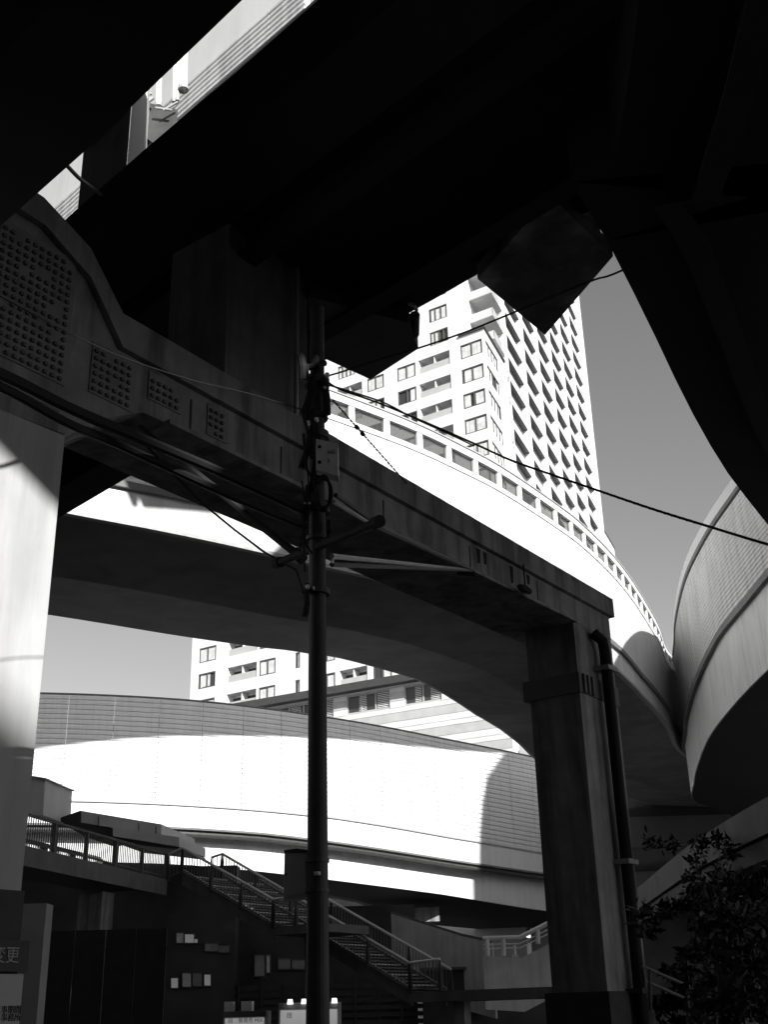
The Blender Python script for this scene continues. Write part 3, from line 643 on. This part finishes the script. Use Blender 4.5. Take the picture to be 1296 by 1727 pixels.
def flight(t, P, w_, n):
    a, c = P[1]-zz*1.0, P[2]-zz*1.0
    MB().slab([a+SN*.05+zz*.15, c+SN*.05+zz*.15, c+SN*.05-zz*.45, a+SN*.05-zz*.45], SN*.12).build('stringer', FBR, t)
    MB().slab([a+SN*w_+zz*.15, c+SN*w_+zz*.15, c+SN*w_-zz*.45, a+SN*w_-zz*.45], SN*.12).build('stringer', FBR, t)
    for i in range(n):
        q = a + (c-a)*(i+.5)/n
        MB().box(q + SN*.17 - SD*.02 - zz*.1, (SD*((c-a).length/n*.9)), SN*(w_-.18), zz*.05).build('tread', GALV if i % 3 == 0 else FBR, t)
flight(s1, R1, 2.4, 18); flight(s2, R2, 2.4, 36)
MB().slab([R1[2]-zz*1.0, R1[2]+SD*2.6-zz*1.0, R1[2]+SD*2.6+SN*2.6-zz*1.0, R1[2]+SN*2.6-zz*1.0], -zz*.3).build('landing', FBR, s1)
q = R2[2]-zz*1.0; MB().slab([q, q+SD*11, q+SD*11+SN*2.8, q+SN*2.8], -zz*.35).build('landing', FBR, s2)
for k, (P, s_) in enumerate(((R1[2], .9), (R2[3], 0.0))):
    pr = thing('stair_post', ['square post under the upper stair landing by the utility pole', 'square post under the low stair landing'][k], 'post')
    MB().box(P + SD*s_ + SN*.8 - zz*(P.z), SD*.45, SN*.45, zz*(P.z-1.32)).build('shaft', CONC, pr)
# lower landing railing seen in the gap by the square column
lr = thing('landing_railing', 'pale railing with round posts on the low landing beside the square column', 'railing')
P = [aty(x, y, 56) for x, y in ((815, 1583), (877, 1581), (925, 1557), (975, 1535))]
MB().tube(P, .1, 8).build('handrail', RAILM, lr)
for (x, y0, y1) in ((822, 1584, 1612), (849, 1583, 1612), (868, 1594, 1612), (907, 1568, 1592), (950, 1548, 1585)):
    MB().tube([aty(x, y0, 56), aty(x+1, y1, 56)], .11 if y1-y0 > 20 else .07, 8).build('post', RAILM, lr)
for dz in (10, 17): MB().tube([p - zz*(dz*.026) for p in P], .035, 6).build('mid_rail', RAILM, lr)
for x in (865, 871): MB().tube([aty(x, 1610, 55.7), aty(x+.5, 1614.5, 55.7), aty(x+3.2, 1614.5, 55.7), aty(x+3.4, 1612, 55.7), aty(x+2, 1612, 55.7)], .03, 6).build('clip', PORC, lr)
# pale ramp wall beyond
rw = thing('ramp_wall', 'pale curved ramp parapet rising to the left under the louvred viaduct', 'wall')
T_ = [(545, 1512), (600, 1522), (660, 1541), (720, 1560), (780, 1579), (830, 1590)]; B_ = [(545, 1600), (600, 1585), (650, 1600), (700, 1612), (780, 1620), (880, 1627)]
P = [aty(*p, 62 - i*1.0) for i, p in enumerate(T_)]; Q = [Vector((p.x, p.y, max(.5, p.z-3.2))) for p in P]
mb = MB(); mb.sweep([[p, q, q+Vector((.1, .35, 0)), p+Vector((.1, .35, 0))] for p, q in zip(P, Q)]); mb.build('wall', mat('ramp_concrete', .6, .8, .12, .8, .2), rw)
P2 = [aty(x, y, 55.5) for x, y in ((815, 1612), (880, 1616), (930, 1590), (990, 1560))]
mb = MB(); mb.sweep([[p, p-zz*2.2, p-zz*2.2+Vector((0, .3, 0)), p+Vector((0, .3, 0))] for p in P2]); mb.build('low_kerb', mat('ramp_concrete', .5), rw)
MB().sweep([[p+zz*.0, p+zz*.12, p+zz*.12+Vector((.1, .4, 0)), p+Vector((.1, .4, 0))] for p in P]).build('coping', FBR, rw)
# panes above the ramp wall, given a faint glow
for k, (x0, x1, y0, y1) in enumerate(((637, 683, 1556, 1572), (687, 712, 1555, 1571), (714, 740, 1560, 1580))):
    t = thing('ramp_window', ['longest bright window strip above the ramp wall', 'middle small bright window above the ramp wall', 'rightmost small bright window above the ramp wall'][k], 'window', 'bright windows above the ramp wall')
    O = aty(x0, y1, 66); e = aty(x1, y1+ (x1-x0)*.18, 66)-O
    MB().box(O, e, (0, .3, 0), (0, 0, (y1-y0)*.027)).build('pane', mat('bright_glass', .62, .2, .2, .6, spec=.8), t)
    MB().box(O-zz*.08, e, (0, .34, 0), (0, 0, .07)).build('sill', STEEL, t)

# roof boxes between the footbridge and the louvred viaduct
rb = thing('roof_canopy', 'pale panelled canopy box rising above the footbridge railing', 'canopy')
def ax(poly, Y, dep, name, m, par): return MB().slab([aty(*p, Y) for p in poly], (dep*.15, dep, 0)).build(name, m, par)
ax([(135, 1367), (272, 1390), (272, 1410), (135, 1387)], 55, 5, 'upper_box', WHITE, rb)
ax([(96, 1381), (135, 1367), (135, 1388), (185, 1398), (140, 1410)], 54.9, 4, 'dark_side', STEEL, rb)
ax([(190, 1395), (302, 1412), (302, 1428), (190, 1410)], 54.6, 4, 'lower_box', WHITE, rb)
ax([(190, 1411), (302, 1429), (302, 1433), (190, 1420)], 54.7, 4, 'underside', STEEL, rb)
for x in (165, 233, 262): ax([(x, 1372+(x-135)*.168), (x+1, 1372+(x-135)*.168), (x+1, 1391+(x-135)*.168), (x, 1391+(x-135)*.168)], 54.9, .05, 'panel_joint', STEEL, rb)
bx = thing('plant_box', 'pale beige roof box beside the left column', 'box')
ax([(48, 1309), (76, 1314), (72, 1375), (46, 1372)], 53, 3, 'casing', WHITE, bx)
ax([(47, 1307), (77, 1312), (77, 1314.5), (47, 1309.5)], 52.9, 3.2, 'lid', SIDING, bx)

# ================================================================== street level beyond the footbridge
sh = thing('shop_building', 'dark shopfront building with a few bright panes under the stairs', 'building')
MB().box((-26, 60, 0), (27, 0, 0), (0, 8, 0), (0, 0, 6.6)).build('wall', mat('shop_wall', .06, .7, .5, .25), sh)
for (x0, x1, y0, y1, v) in ((298, 309, 1574, 1590, 0), (312, 327, 1576, 1590, 1), (328, 333, 1584, 1590, 1), (308, 322, 1642, 1664, 0), (325, 340, 1642, 1663, 2), (345, 355, 1644, 1662, 1), (289, 300, 1650, 1666, 1), (346, 368, 1592, 1604, 2), (369, 386, 1596, 1606, 2), (430, 446, 1612, 1646, 2), (450, 455, 1612, 1640, 0), (470, 490, 1618, 1634, 2), (493, 516, 1620, 1634, 2)):
    yy = 59.9 if x0 > 400 else 58.4
    O = aty(x0, y1, yy); e = aty(x1, y1, yy)-O; h = aty(x0, y0, yy)-O
    f = MB().box(O-Vector((.06, 0, .06)), e+Vector((.12, 0, 0)), (0, .1, 0), h+zz*.12).build('window', FRAME, sh)
    MB().box(O-Vector((0, .04, 0)), e, (0, .02, 0), h).build('pane', mat(('grey_glass', 'bright_glass', 'dim_glass')[v], (.35, .62, .16)[v], .3, .4, 1.0), f)
MB().box((-30, 58.5, 0), (22.4, 0, 0), (0, 1.4, 0), (0, 0, 8.5)).build('dark_cover', mat('shop_wall', .12), sh)  # dark box added to hide sunlit surfaces behind the footbridge
yw = thing('dark_wall', 'low black wall added at the foot of the ramp between the stairs and the square column', 'wall')  # added dark wall, keeps the sunlit surfaces beyond out of view
MB().box((1.2, 58, 0), (13, 0, 0), (0, .5, 0), (0, 0, 3.5)).build('wall', mat('shop_wall', .06), yw)
MB().box((1.1, 57.9, 3.5), (13.2, 0, 0), (0, .7, 0), (0, 0, .12)).build('coping', FBR, yw)
hb = thing('screen', 'black hoarding of tall panels added under the footbridge to hide sunlit patches', 'screen')  # added dark panels that cover sunlit patches
for k in range(5): MB().box((-9.3+.75*k, 30, 0), (.73, 0, 0), (0, .06, 0), (0, 0, 3.7)).build('panel', STEEL, hb)
MB().box((-9.3, 30.06, 3.2), (3.75, 0, 0), (0, .05, 0), (0, 0, .08)).build('rail', BLACK, hb)
hd = thing('low_fence', 'black slatted fence running along the street under the stairs', 'fence')
for k in range(14):
    MB().box((-13+k*1.1, 59, 0), (.1, 0, 0), (0, .1, 0), (0, 0, 3.4)).build('post', STEEL, hd)
for k in range(9): MB().box((-13, 59.1, .3+.32*k), (15, 0, 0), (0, .04, 0), (0, 0, .2)).build('slat', STEEL, hd)

for nm_, ev in (('bright_glass', .07), ('dim_glass', .008), ('grey_glass', .02)):       # faint glow added to panes that get no light
    b = MATS[nm_].node_tree.nodes['Principled BSDF']; b.inputs['Emission Color'].default_value = (1, 1, 1, 1); b.inputs['Emission Strength'].default_value = ev
def text(body, size, O, D, Nn, par, m, ext=.004, name='lettering', align='LEFT', width=1.0):
    cu = bpy.data.curves.new(name, 'FONT'); cu.body = body; cu.size = size; cu.extrude = ext; cu.align_x = align; cu.resolution_u = 3
    o = bpy.data.objects.new(name, cu); COL.objects.link(o)
    X = Vector(D).normalized(); Z = Vector(Nn).normalized(); Y = Z.cross(X)
    o.matrix_world = Matrix([[X.x*width, Y.x, Z.x, O.x], [X.y*width, Y.y, Z.y, O.y], [X.z*width, Y.z, Z.z, O.z], [0, 0, 0, 1]])
    dg = bpy.context.evaluated_depsgraph_get(); dg.update()
    me = bpy.data.meshes.new_from_object(o.evaluated_get(dg)); mw = o.matrix_world.copy(); bpy.data.objects.remove(o)
    me.materials.clear(); me.materials.append(m)
    o = bpy.data.objects.new(name, me); COL.objects.link(o); o.parent = par; o.matrix_world = mw; return o
# vending machines
def vending(x0, x1, ytop, Y, label, lids, lamps, words):
    t = thing('vending_machine', label, 'vending machine', 'vending machines behind the utility pole')
    a, b = aty(x0, ytop, Y), aty(x1, ytop, Y); wd = (b-a).length; top = a.z
    MB().box((a.x, Y, .06), (wd, 0, 0), (0, .75, 0), (0, 0, top-.06)).build('cabinet', GALV, t)
    MB().box((a.x+.03, Y-.03, .25), (wd-.06, 0, 0), (0, .03, 0), (0, 0, top-.10-.25)).build('front_panel', VMACH, t)
    MB().box((a.x+.01, Y-.05, top-.085), (wd-.02, 0, 0), (0, .05, 0), (0, 0, .08)).build('header', mat('header_grey', .2, .5), t)
    MB().box((a.x+.15, Y-.05, .4), (wd-.3, 0, 0), (0, .02, 0), (0, 0, .2)).build('pickup_door', SIGNB, t)
    for i, (lx, lw) in enumerate(lids): MB().box((a.x+wd*lx, Y+.05, top), (wd*lw, 0, 0), (0, .3, 0), (0, 0, .14)).build('top_box', WHITE, t)
    for lx in lamps:
        MB().tube([(a.x+wd*lx, Y-.1, top-.02), (a.x+wd*lx, Y-.1, top+.05)], [.045, .035], 8).build('lamp', LAMP, t)
    for (s, lx, dz, sz) in words: text(s, sz, Vector((a.x+wd*lx, Y-.035, top-dz)), (1, 0, 0), (0, -1, 0), t, INK)
vending(377, 449, 1706, 19.5, 'smaller white vending machine with pale boxes on top, left of the pole', [(-.0, .2), (.4, .25)], [], [('回', .12, .16, .07), ('新発売 MIX', .36, .16, .075)])
vending(470, 572, 1692, 19.0, 'taller white vending machine with lamps along its header, behind the pole', [], [.2, .43, .93], [('回', .14, .20, .08), ('DEN', .5, .19, .08), ('100円', .5, .27, .06)])

# signs at the left column
sg = thing('notice_board', 'black notice board with one pale character strapped to the left column', 'sign')
O = pf(-4.6, 1.55, .12)
a = pfpx(-40, 1582); b = pfpx(31, 1640)
MB().slab([pf(-4.3, b[1], .1), pf(b[0], b[1], .1), pf(b[0], a[1]-.02, .1), pf(-4.3, a[1]-.02, .1)], NV*.05).build('board', SIGNB, sg)
tx = pfpx(-62, 1620)
text('変更', .18, pf(*pfpx(16, 1623), .157), DV, NV, sg, mat('dim_ink', .4, .6), align='RIGHT')
sg2 = thing('notice_plate', 'pale notice plate with small dark lettering below the black board', 'sign')
a = pfpx(27, 1644); 
MB().slab([pf(-4.3, .3, .1), pf(a[0], .3, .1), pf(a[0], a[1], .1), pf(-4.3, a[1], .1)], NV*.03).build('plate', mat('plate_grey', .5, .6, .05), sg2)
text('工事期間', .085, pf(*pfpx(21, 1708), .135), DV, NV, sg2, INK, align='RIGHT'); text('事務所', .085, pf(*pfpx(21, 1721), .135), DV, NV, sg2, INK, align='RIGHT')
px_ = thing('side_post', 'slim pale post standing right behind the left column', 'post')
a = aty(34, 1560, 15); MB().box((a.x, 15, 0), (.3, 0, 0), (0, .3, 0), (0, 0, aty(50, 1524, 15).z)).build('shaft', mat('post_concrete', .32, .8, .1, 2), px_)

# ================================================================== UTILITY POLE
PY = 12.2
pa, pb2 = aty(536.5, 1700, PY), aty(535, 900, PY); PX = (pa.x+pb2.x)/2
up = thing('utility_pole', 'tall dark utility pole standing in front of everything, crowded with clamps and fittings halfway up', 'utility pole')
top = aty(524, 520, PY).z
MB().tube([(PX, PY, 0), (PX, PY, 3.2), (PX, PY, 6.0), (PX, PY, top)], [.125, .105, .095, .085], 20).build('shaft', mat('pole_steel', .04, .55, .25, 2.5), up)
def pz(y): return aty(535, y, PY).z
def band(y, h=.05, r=.125, m=STEEL): return MB().tube([(PX, PY, pz(y)), (PX, PY, pz(y)-h)], r, 16).build('clamp_band', m, up)
for y, h, r in ((640, .1, .15), (700, .06, .13), (730, .09, .14), (852, .1, .14), (905, .05, .125), (995, .06, .14), (1448, .04, .12), (1500, .03, .12)): band(y, h, r)
def knob(x, y, r=.035, m=PORC, dy=-.17):
    c = aty(x, y, PY+dy); mb = MB()
    mb.sweep([[c + Vector((math.cos(a)*q, 0, math.sin(a)*q)) + Vector((0, t, 0)) for a in [i*math.pi/5 for i in range(10)]] for t, q in ((-.04, r*.5), (-.025, r), (0, r*.7), (.02, r), (.05, r*.5))]); mb.build('insulator', m, up)
for x, y, r in ((534, 708, .026), (521, 713, .018), (522, 850, .018), (515, 850, .014), (519, 990, .024), (529, 992, .014), (552, 633, .03), (548, 655, .02), (561, 946, .016), (537, 1473, .02)): knob(x, y, r)
for (x0, y0, x1, y1, r) in ((512, 700, 530, 640, .05), (546, 640, 552, 700, .045), (508, 790, 528, 720, .04), (513, 880, 522, 820, .045), (514, 1040, 518, 985, .03), (513, 1000, 513, 1040, .012), (519, 1000, 520, 1035, .012), (512, 640, 508, 600, .05), (520, 620, 548, 612, .04), (551, 910, 556, 880, .03)):
    MB().tube([aty(x0, y0, PY-.12), aty((x0+x1)/2+2, (y0+y1)/2, PY-.16), aty(x1, y1, PY-.1)], r, 8).build('fitting', BLACK, up)
rr = random.Random(11)
for k in range(16):
    y0 = rr.uniform(610, 900); x0 = rr.uniform(508, 528); MB().tube([aty(x0, y0, PY-.15), aty(x0+rr.uniform(2, 12), y0+rr.uniform(15, 60), PY-.18), aty(x0+rr.uniform(-6, 20), y0+rr.uniform(60, 110), PY-.15)], rr.uniform(.008, .02), 6).build('lead_wire', BLACK, up)
MB().box(aty(529, 1476, PY-.14), (.07, 0, 0), (0, .03, 0), (0, 0, .035)).build('number_plate', SIGNW, up)
# cable coil
cl = thing('cable_coil', 'black coil of spare cable hung on the pole below the pale junction box', 'cable')
for k in range(4):
    MB().tube([aty(546 + math.cos(a)*(11+k), 832 + math.sin(a)*(30-k*2), PY-.2-.02*k) for a in [i*2*math.pi/20 for i in range(21)]], .018, 6).build('loop', BLACK, cl)
jb = thing('junction_box', 'pale junction box with two dark round holes on the pole', 'junction box')
P = [aty(*p, PY-.22) for p in ((533, 740), (570, 748), (571, 803), (533, 792))]
MB().slab(P, (0, .16, 0)).build('casing', mat('box_grey', .55, .5, .12, 5), jb)
for (x, y) in ((539, 753), (539, 779)): c = aty(x, y, PY-.23); MB().tube([c, c+Vector((0, .03, 0))], .022, 12).build('hole', BLACK, jb)
for i, w_ in enumerate(('HC', '5')): text(w_, .07, aty(552, 765+i*15, PY-.225), (1, 0, .0), (0, -1, 0), jb, mat('faded_ink', .18, .7))
cb = thing('control_cabinet', 'grey steel cabinet strapped to the left of the pole just above the stairs', 'cabinet')
P = [aty(*p, PY+.05) for p in ((480, 1437), (521, 1437), (521, 1512), (478, 1517))]
MB().slab(P, (0, .3, 0)).build('casing', mat('cabinet_grey', .4, .6, .1, 4), cb)
P = [aty(*p, PY+.04) for p in ((479, 1434), (500, 1431), (522, 1434), (522, 1437), (479, 1438))]; MB().slab(P, (0, .33, 0)).build('lid', STEEL, cb)
c = aty(482, 1474, PY+.03); MB().tube([c, c+Vector((0, .03, 0))], .012, 8).build('lock', BLACK, cb)
MB().slab([aty(*p, PY+.045) for p in ((484, 1442), (517, 1442), (517, 1506), (483, 1510))], (0, .01, 0)).build('door', mat('cabinet_door', .44, .6, .1, 4), cb)
# cross arm and stays
ca = thing('cross_arm', 'dark round cross arm bolted through the pole, pointing up to the right', 'cross arm')
a, b = aty(470, 949, PY+.9), aty(636, 881, PY-1.3)
MB().tube([a, b], .048, 12).build('bar', BLACK, ca)
for p, q in ((a, (b-a).normalized()), (b, (b-a).normalized())): MB().tube([p-q*.07, p+q*.07], .066, 12).build('end_cap', BLACK, ca)
st1 = thing('stay_tube', 'thick stay tube sloping down from the beam to the left end of the cross arm', 'stay')
MB().tube([aty(235, 722, 13.4), aty(505, 938, 13.0)], .05, 8).build('tube', BLACK, st1)
MB().tube([aty(497, 930, 13.0), aty(512, 945, 12.98)], .07, 8).build('joint', BLACK, st1)
st2 = thing('stay_wire', 'thin wire running beside the thick stay tube down to the pole', 'wire')
MB().tube([aty(240, 745, 15), aty(340, 848, 14.5), aty(395, 893, 14.2), aty(447, 932, 14), aty(500, 962, 13.3), aty(512, 1000, 12.4)], .016, 6).build('wire', BLACK, st2)
st3 = thing('brace_frame', 'pair of thin braces meeting in a point to the right of the pole', 'brace')
e = pf(*pfpx(776, 968), .3)
for (x, y) in ((560, 938), (560, 952)): MB().tube([aty(x, y, PY+.1), e], .03, 8).build('brace', GALV if y == 938 else STEEL, st3)
MB().tube([aty(566, 835, PY), aty(640, 888, PY+1), e], .03, 8).build('brace', STEEL, st3)
MB().tube([aty(563, 846, PY), aty(620, 880, PY+.6)], .02, 8).build('brace', GALV, st3)
MB().box(e - Vector((.3, 0, .05)), (.35, .1, 0), (0, .1, 0), (0, 0, .08)).build('joint_plate', BLACK, st3)

# ================================================================== CABLES
def cable(name, label, pts, r, wrap=None, cat='cable'):
    t = thing(name, label, cat); P = [aty(x, y, d) for x, y, d in pts]
    Q = []
    S = smooth([tuple(p) for p in P], .35)
    Q = []
    full = [Vector(p) for p in P]
    # densify with Catmull-Rom in 3-D
    E = [2*full[0]-full[1]] + full + [2*full[-1]-full[-2]]
    for i in range(1, len(E)-2):
        for k in range(8):
            u = k/8; a, b, c, d = E[i-1:i+3]; Q.append(.5*((2*b) + (c-a)*u + (2*a-5*b+4*c-d)*u*u + (3*b-a-3*c+d)*u**3))
    Q.append(full[-1])
    MB().tube(Q, r, 8).build('strand', BLACK, t)
    if wrap:
        (i0, i1, rw_, turns) = wrap; n = 260; a = int(len(Q)*i0); b = int(len(Q)*i1)-1; W = []
        for k in range(n+1):
            f = a + (b-a)*k/n; j = min(int(f), len(Q)-2); p = Q[j].lerp(Q[j+1], f-j); th = k/n*turns*2*math.pi
            W.append(p + Vector((math.cos(th)*.25, math.cos(th)*.3, math.sin(th)))*rw_)
        MB().tube(W, r*.55, 5).build('wrapping', BLACK, t)
    return t
cable('twisted_cable', 'long twisted cable from the pole past the tower down to the right edge', [(546, 640, 12.1), (575, 657, 12.0), (640, 680, 11.8), (720, 713, 11.5), (800, 748, 11.2), (862, 776, 10.9), (930, 800, 10.6), (1000, 824, 10.2), (1100, 858, 9.6), (1200, 889, 9.0), (1296, 918, 8.4), (1400, 945, 7.8)], .0115, (.45, .8, .010, 30))
cable('upper_cable', 'cable rising from the pole to upper right in front of the tower', [(546, 636, 12.1), (580, 626, 12), (640, 606, 11.8), (700, 589, 11.6), (780, 562, 11.3), (850, 534, 11), (925, 503, 10.6), (1000, 473, 10.2), (1025, 466, 10.0), (1050, 456, 9.9), (1120, 425, 9.6)], .011)
cable('telephone_wire', 'thin wire sagging along the top rail of the white viaduct', [(550, 648, 12.1), (590, 660, 13), (650, 680, 14.5), (700, 706, 16), (760, 733, 17), (800, 752, 17.6)], .012, cat='wire')
ch = thing('dashed_wire', 'thin twisted drop wire hanging in front of the white wall right of the pole', 'wire')
for k in range(26):
    f = k/26; x = 562 + (688-562)*f; y = 675 + (817-675)*f
    MB().tube([aty(x, y, 12.2+2.5*f), aty(x+3.2, y+3.8, 12.25+2.5*f)], .012 if k not in (8, 10) else .03, 5).build('twist', BLACK, ch)
for k, (lab, pts, r) in enumerate((
    ('upper one of two thick black cables crossing the beam from the left edge', [(-60, 605, 8.0), (20, 640, 8.6), (120, 690, 9.3), (250, 745, 10.2), (380, 800, 11.2), (515, 862, 12.1)], .055),
    ('lower one of two thick black cables crossing the beam from the left edge', [(-60, 625, 8.0), (20, 662, 8.6), (110, 712, 9.3), (205, 752, 10.2), (380, 832, 11.2), (515, 888, 12.1)], .045),
    ('thin dim wire sagging across the face of the beam to the pole', [(0, 500, 8.5), (90, 548, 9.3), (200, 600, 10.2), (320, 640, 11), (420, 664, 11.6), (520, 694, 12.1)], .007))):
    cable('messenger_cable', lab, pts, r)
cable('slot_cable', 'short black cable crossing the bright patch in the slot at far upper left', [(85, 258, 9.5), (108, 275, 9.7), (135, 302, 10), (170, 328, 10.4)], .022)

# ================================================================== LOWER RIGHT: ramp, trees, railing
rp = thing('lower_ramp', 'dim curved ramp edge sweeping up to the right behind dark trees', 'ramp')
PP = [atz(x, y, 5.2) for x, y in ((1040, 1555), (1082, 1530), (1125, 1500), (1170, 1470), (1230, 1437), (1296, 1405), (1370, 1372))]
S = smooth([(p.x, p.y, 5.2) for p in PP], 1.5); nm = norms(S)
sg_ = 1
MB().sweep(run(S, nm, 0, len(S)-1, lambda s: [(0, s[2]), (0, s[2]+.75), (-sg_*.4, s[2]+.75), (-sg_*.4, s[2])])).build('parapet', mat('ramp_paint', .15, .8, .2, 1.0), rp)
MB().sweep(run(S, nm, 0, len(S)-1, lambda s: [(-sg_*.1, s[2]-.05), (-sg_*6, s[2]-.05), (-sg_*6, s[2]-.5), (-sg_*.1, s[2]-.5)])).build('deck', DARKP, rp)
hw = thing('retaining_wall', 'dim grey retaining wall behind the railing at lower right', 'wall')
P = [aty(*p, 41) for p in ((1075, 1560), (1110, 1540), (1180, 1520), (1330, 1490), (1330, 1700), (1075, 1700))]
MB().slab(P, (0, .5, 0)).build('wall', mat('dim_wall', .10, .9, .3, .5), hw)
lr2 = thing('street_railing', 'two-bar pale railing sloping down to the right beside the column foot', 'railing')
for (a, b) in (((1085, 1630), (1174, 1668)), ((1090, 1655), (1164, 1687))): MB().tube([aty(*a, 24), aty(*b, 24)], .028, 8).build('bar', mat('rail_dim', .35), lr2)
for (x, y) in ((1096, 1634), (1160, 1661)): MB().tube([aty(x, y, 24), aty(x+2, y+70, 24)], .035, 8).build('post', STEEL, lr2)

def tree(name, label, base, h, r, seed, n, zc=.62):
    rg = random.Random(seed); t = thing(name, label, 'tree', 'dark trees at lower right')
    b = Vector(base); mb = MB(); top_ = b + zz*h*.7
    mb.tube([b, b+zz*h*.3+Vector((.05, 0, 0)), top_], [.14, .1, .05], 8)
    limbs = []
    for k in range(7):
        a = rg.uniform(0, 6.28); s = b + zz*h*rg.uniform(.28, .6); e = s + Vector((math.cos(a)*r*.7, math.sin(a)*r*.7, h*rg.uniform(.1, .3)))
        mb.tube([s, s.lerp(e, .5)+zz*.1, e], [.06, .04, .015], 6); limbs.append(e)
    mb.build('trunk', BARK, t)
    lf = MB(); cl_ = [(b + zz*h*rg.uniform(zc-.3, 1.0) + Vector((rg.gauss(0, r*.5), rg.gauss(0, r*.5), 0)), rg.uniform(.25, .6)*r*.6) for _ in range(34)]
    for _ in range(n):
        c, cr = rg.choice(cl_); d = Vector((rg.gauss(0, 1), rg.gauss(0, 1), rg.gauss(0, .8))).normalized()*cr*rg.uniform(.3, 1.05)
        p = c+d; u = Vector((rg.gauss(0, 1), rg.gauss(0, 1), rg.gauss(0, 1))).normalized(); v = u.cross(Vector((rg.gauss(0, 1), rg.gauss(0, 1), rg.gauss(0, 1)))).normalized(); s = rg.uniform(.05, .12)
        lf.add([p, p+u*s+v*s*.4, p+u*s*2, p+u*s-v*s*.4], [(0, 1, 2, 3)])
    me = bpy.data.meshes.new('crown'); me.from_pydata(lf.v, [], lf.f); me.materials.append(LEAF)
    o = link('crown', me, t); return t
for k, (x, Y, h, r, lab) in enumerate(((1222, 20, 3.15, .95, 'tallest bushy black tree in front of the dim ramp'), (1292, 22, 3.9, 1.1, 'dark tree cut by the right edge of the picture'), (1172, 26, 2.6, .6, 'small dark tree just right of the column'), (1222, 30, 5.6, .9, 'further dark tree whose top breaks the ramp edge'))):
    p = aty(x, 1700, Y); tree('street_tree', lab, (p.x, p.y, 0), h, r, 20+k, 2600)
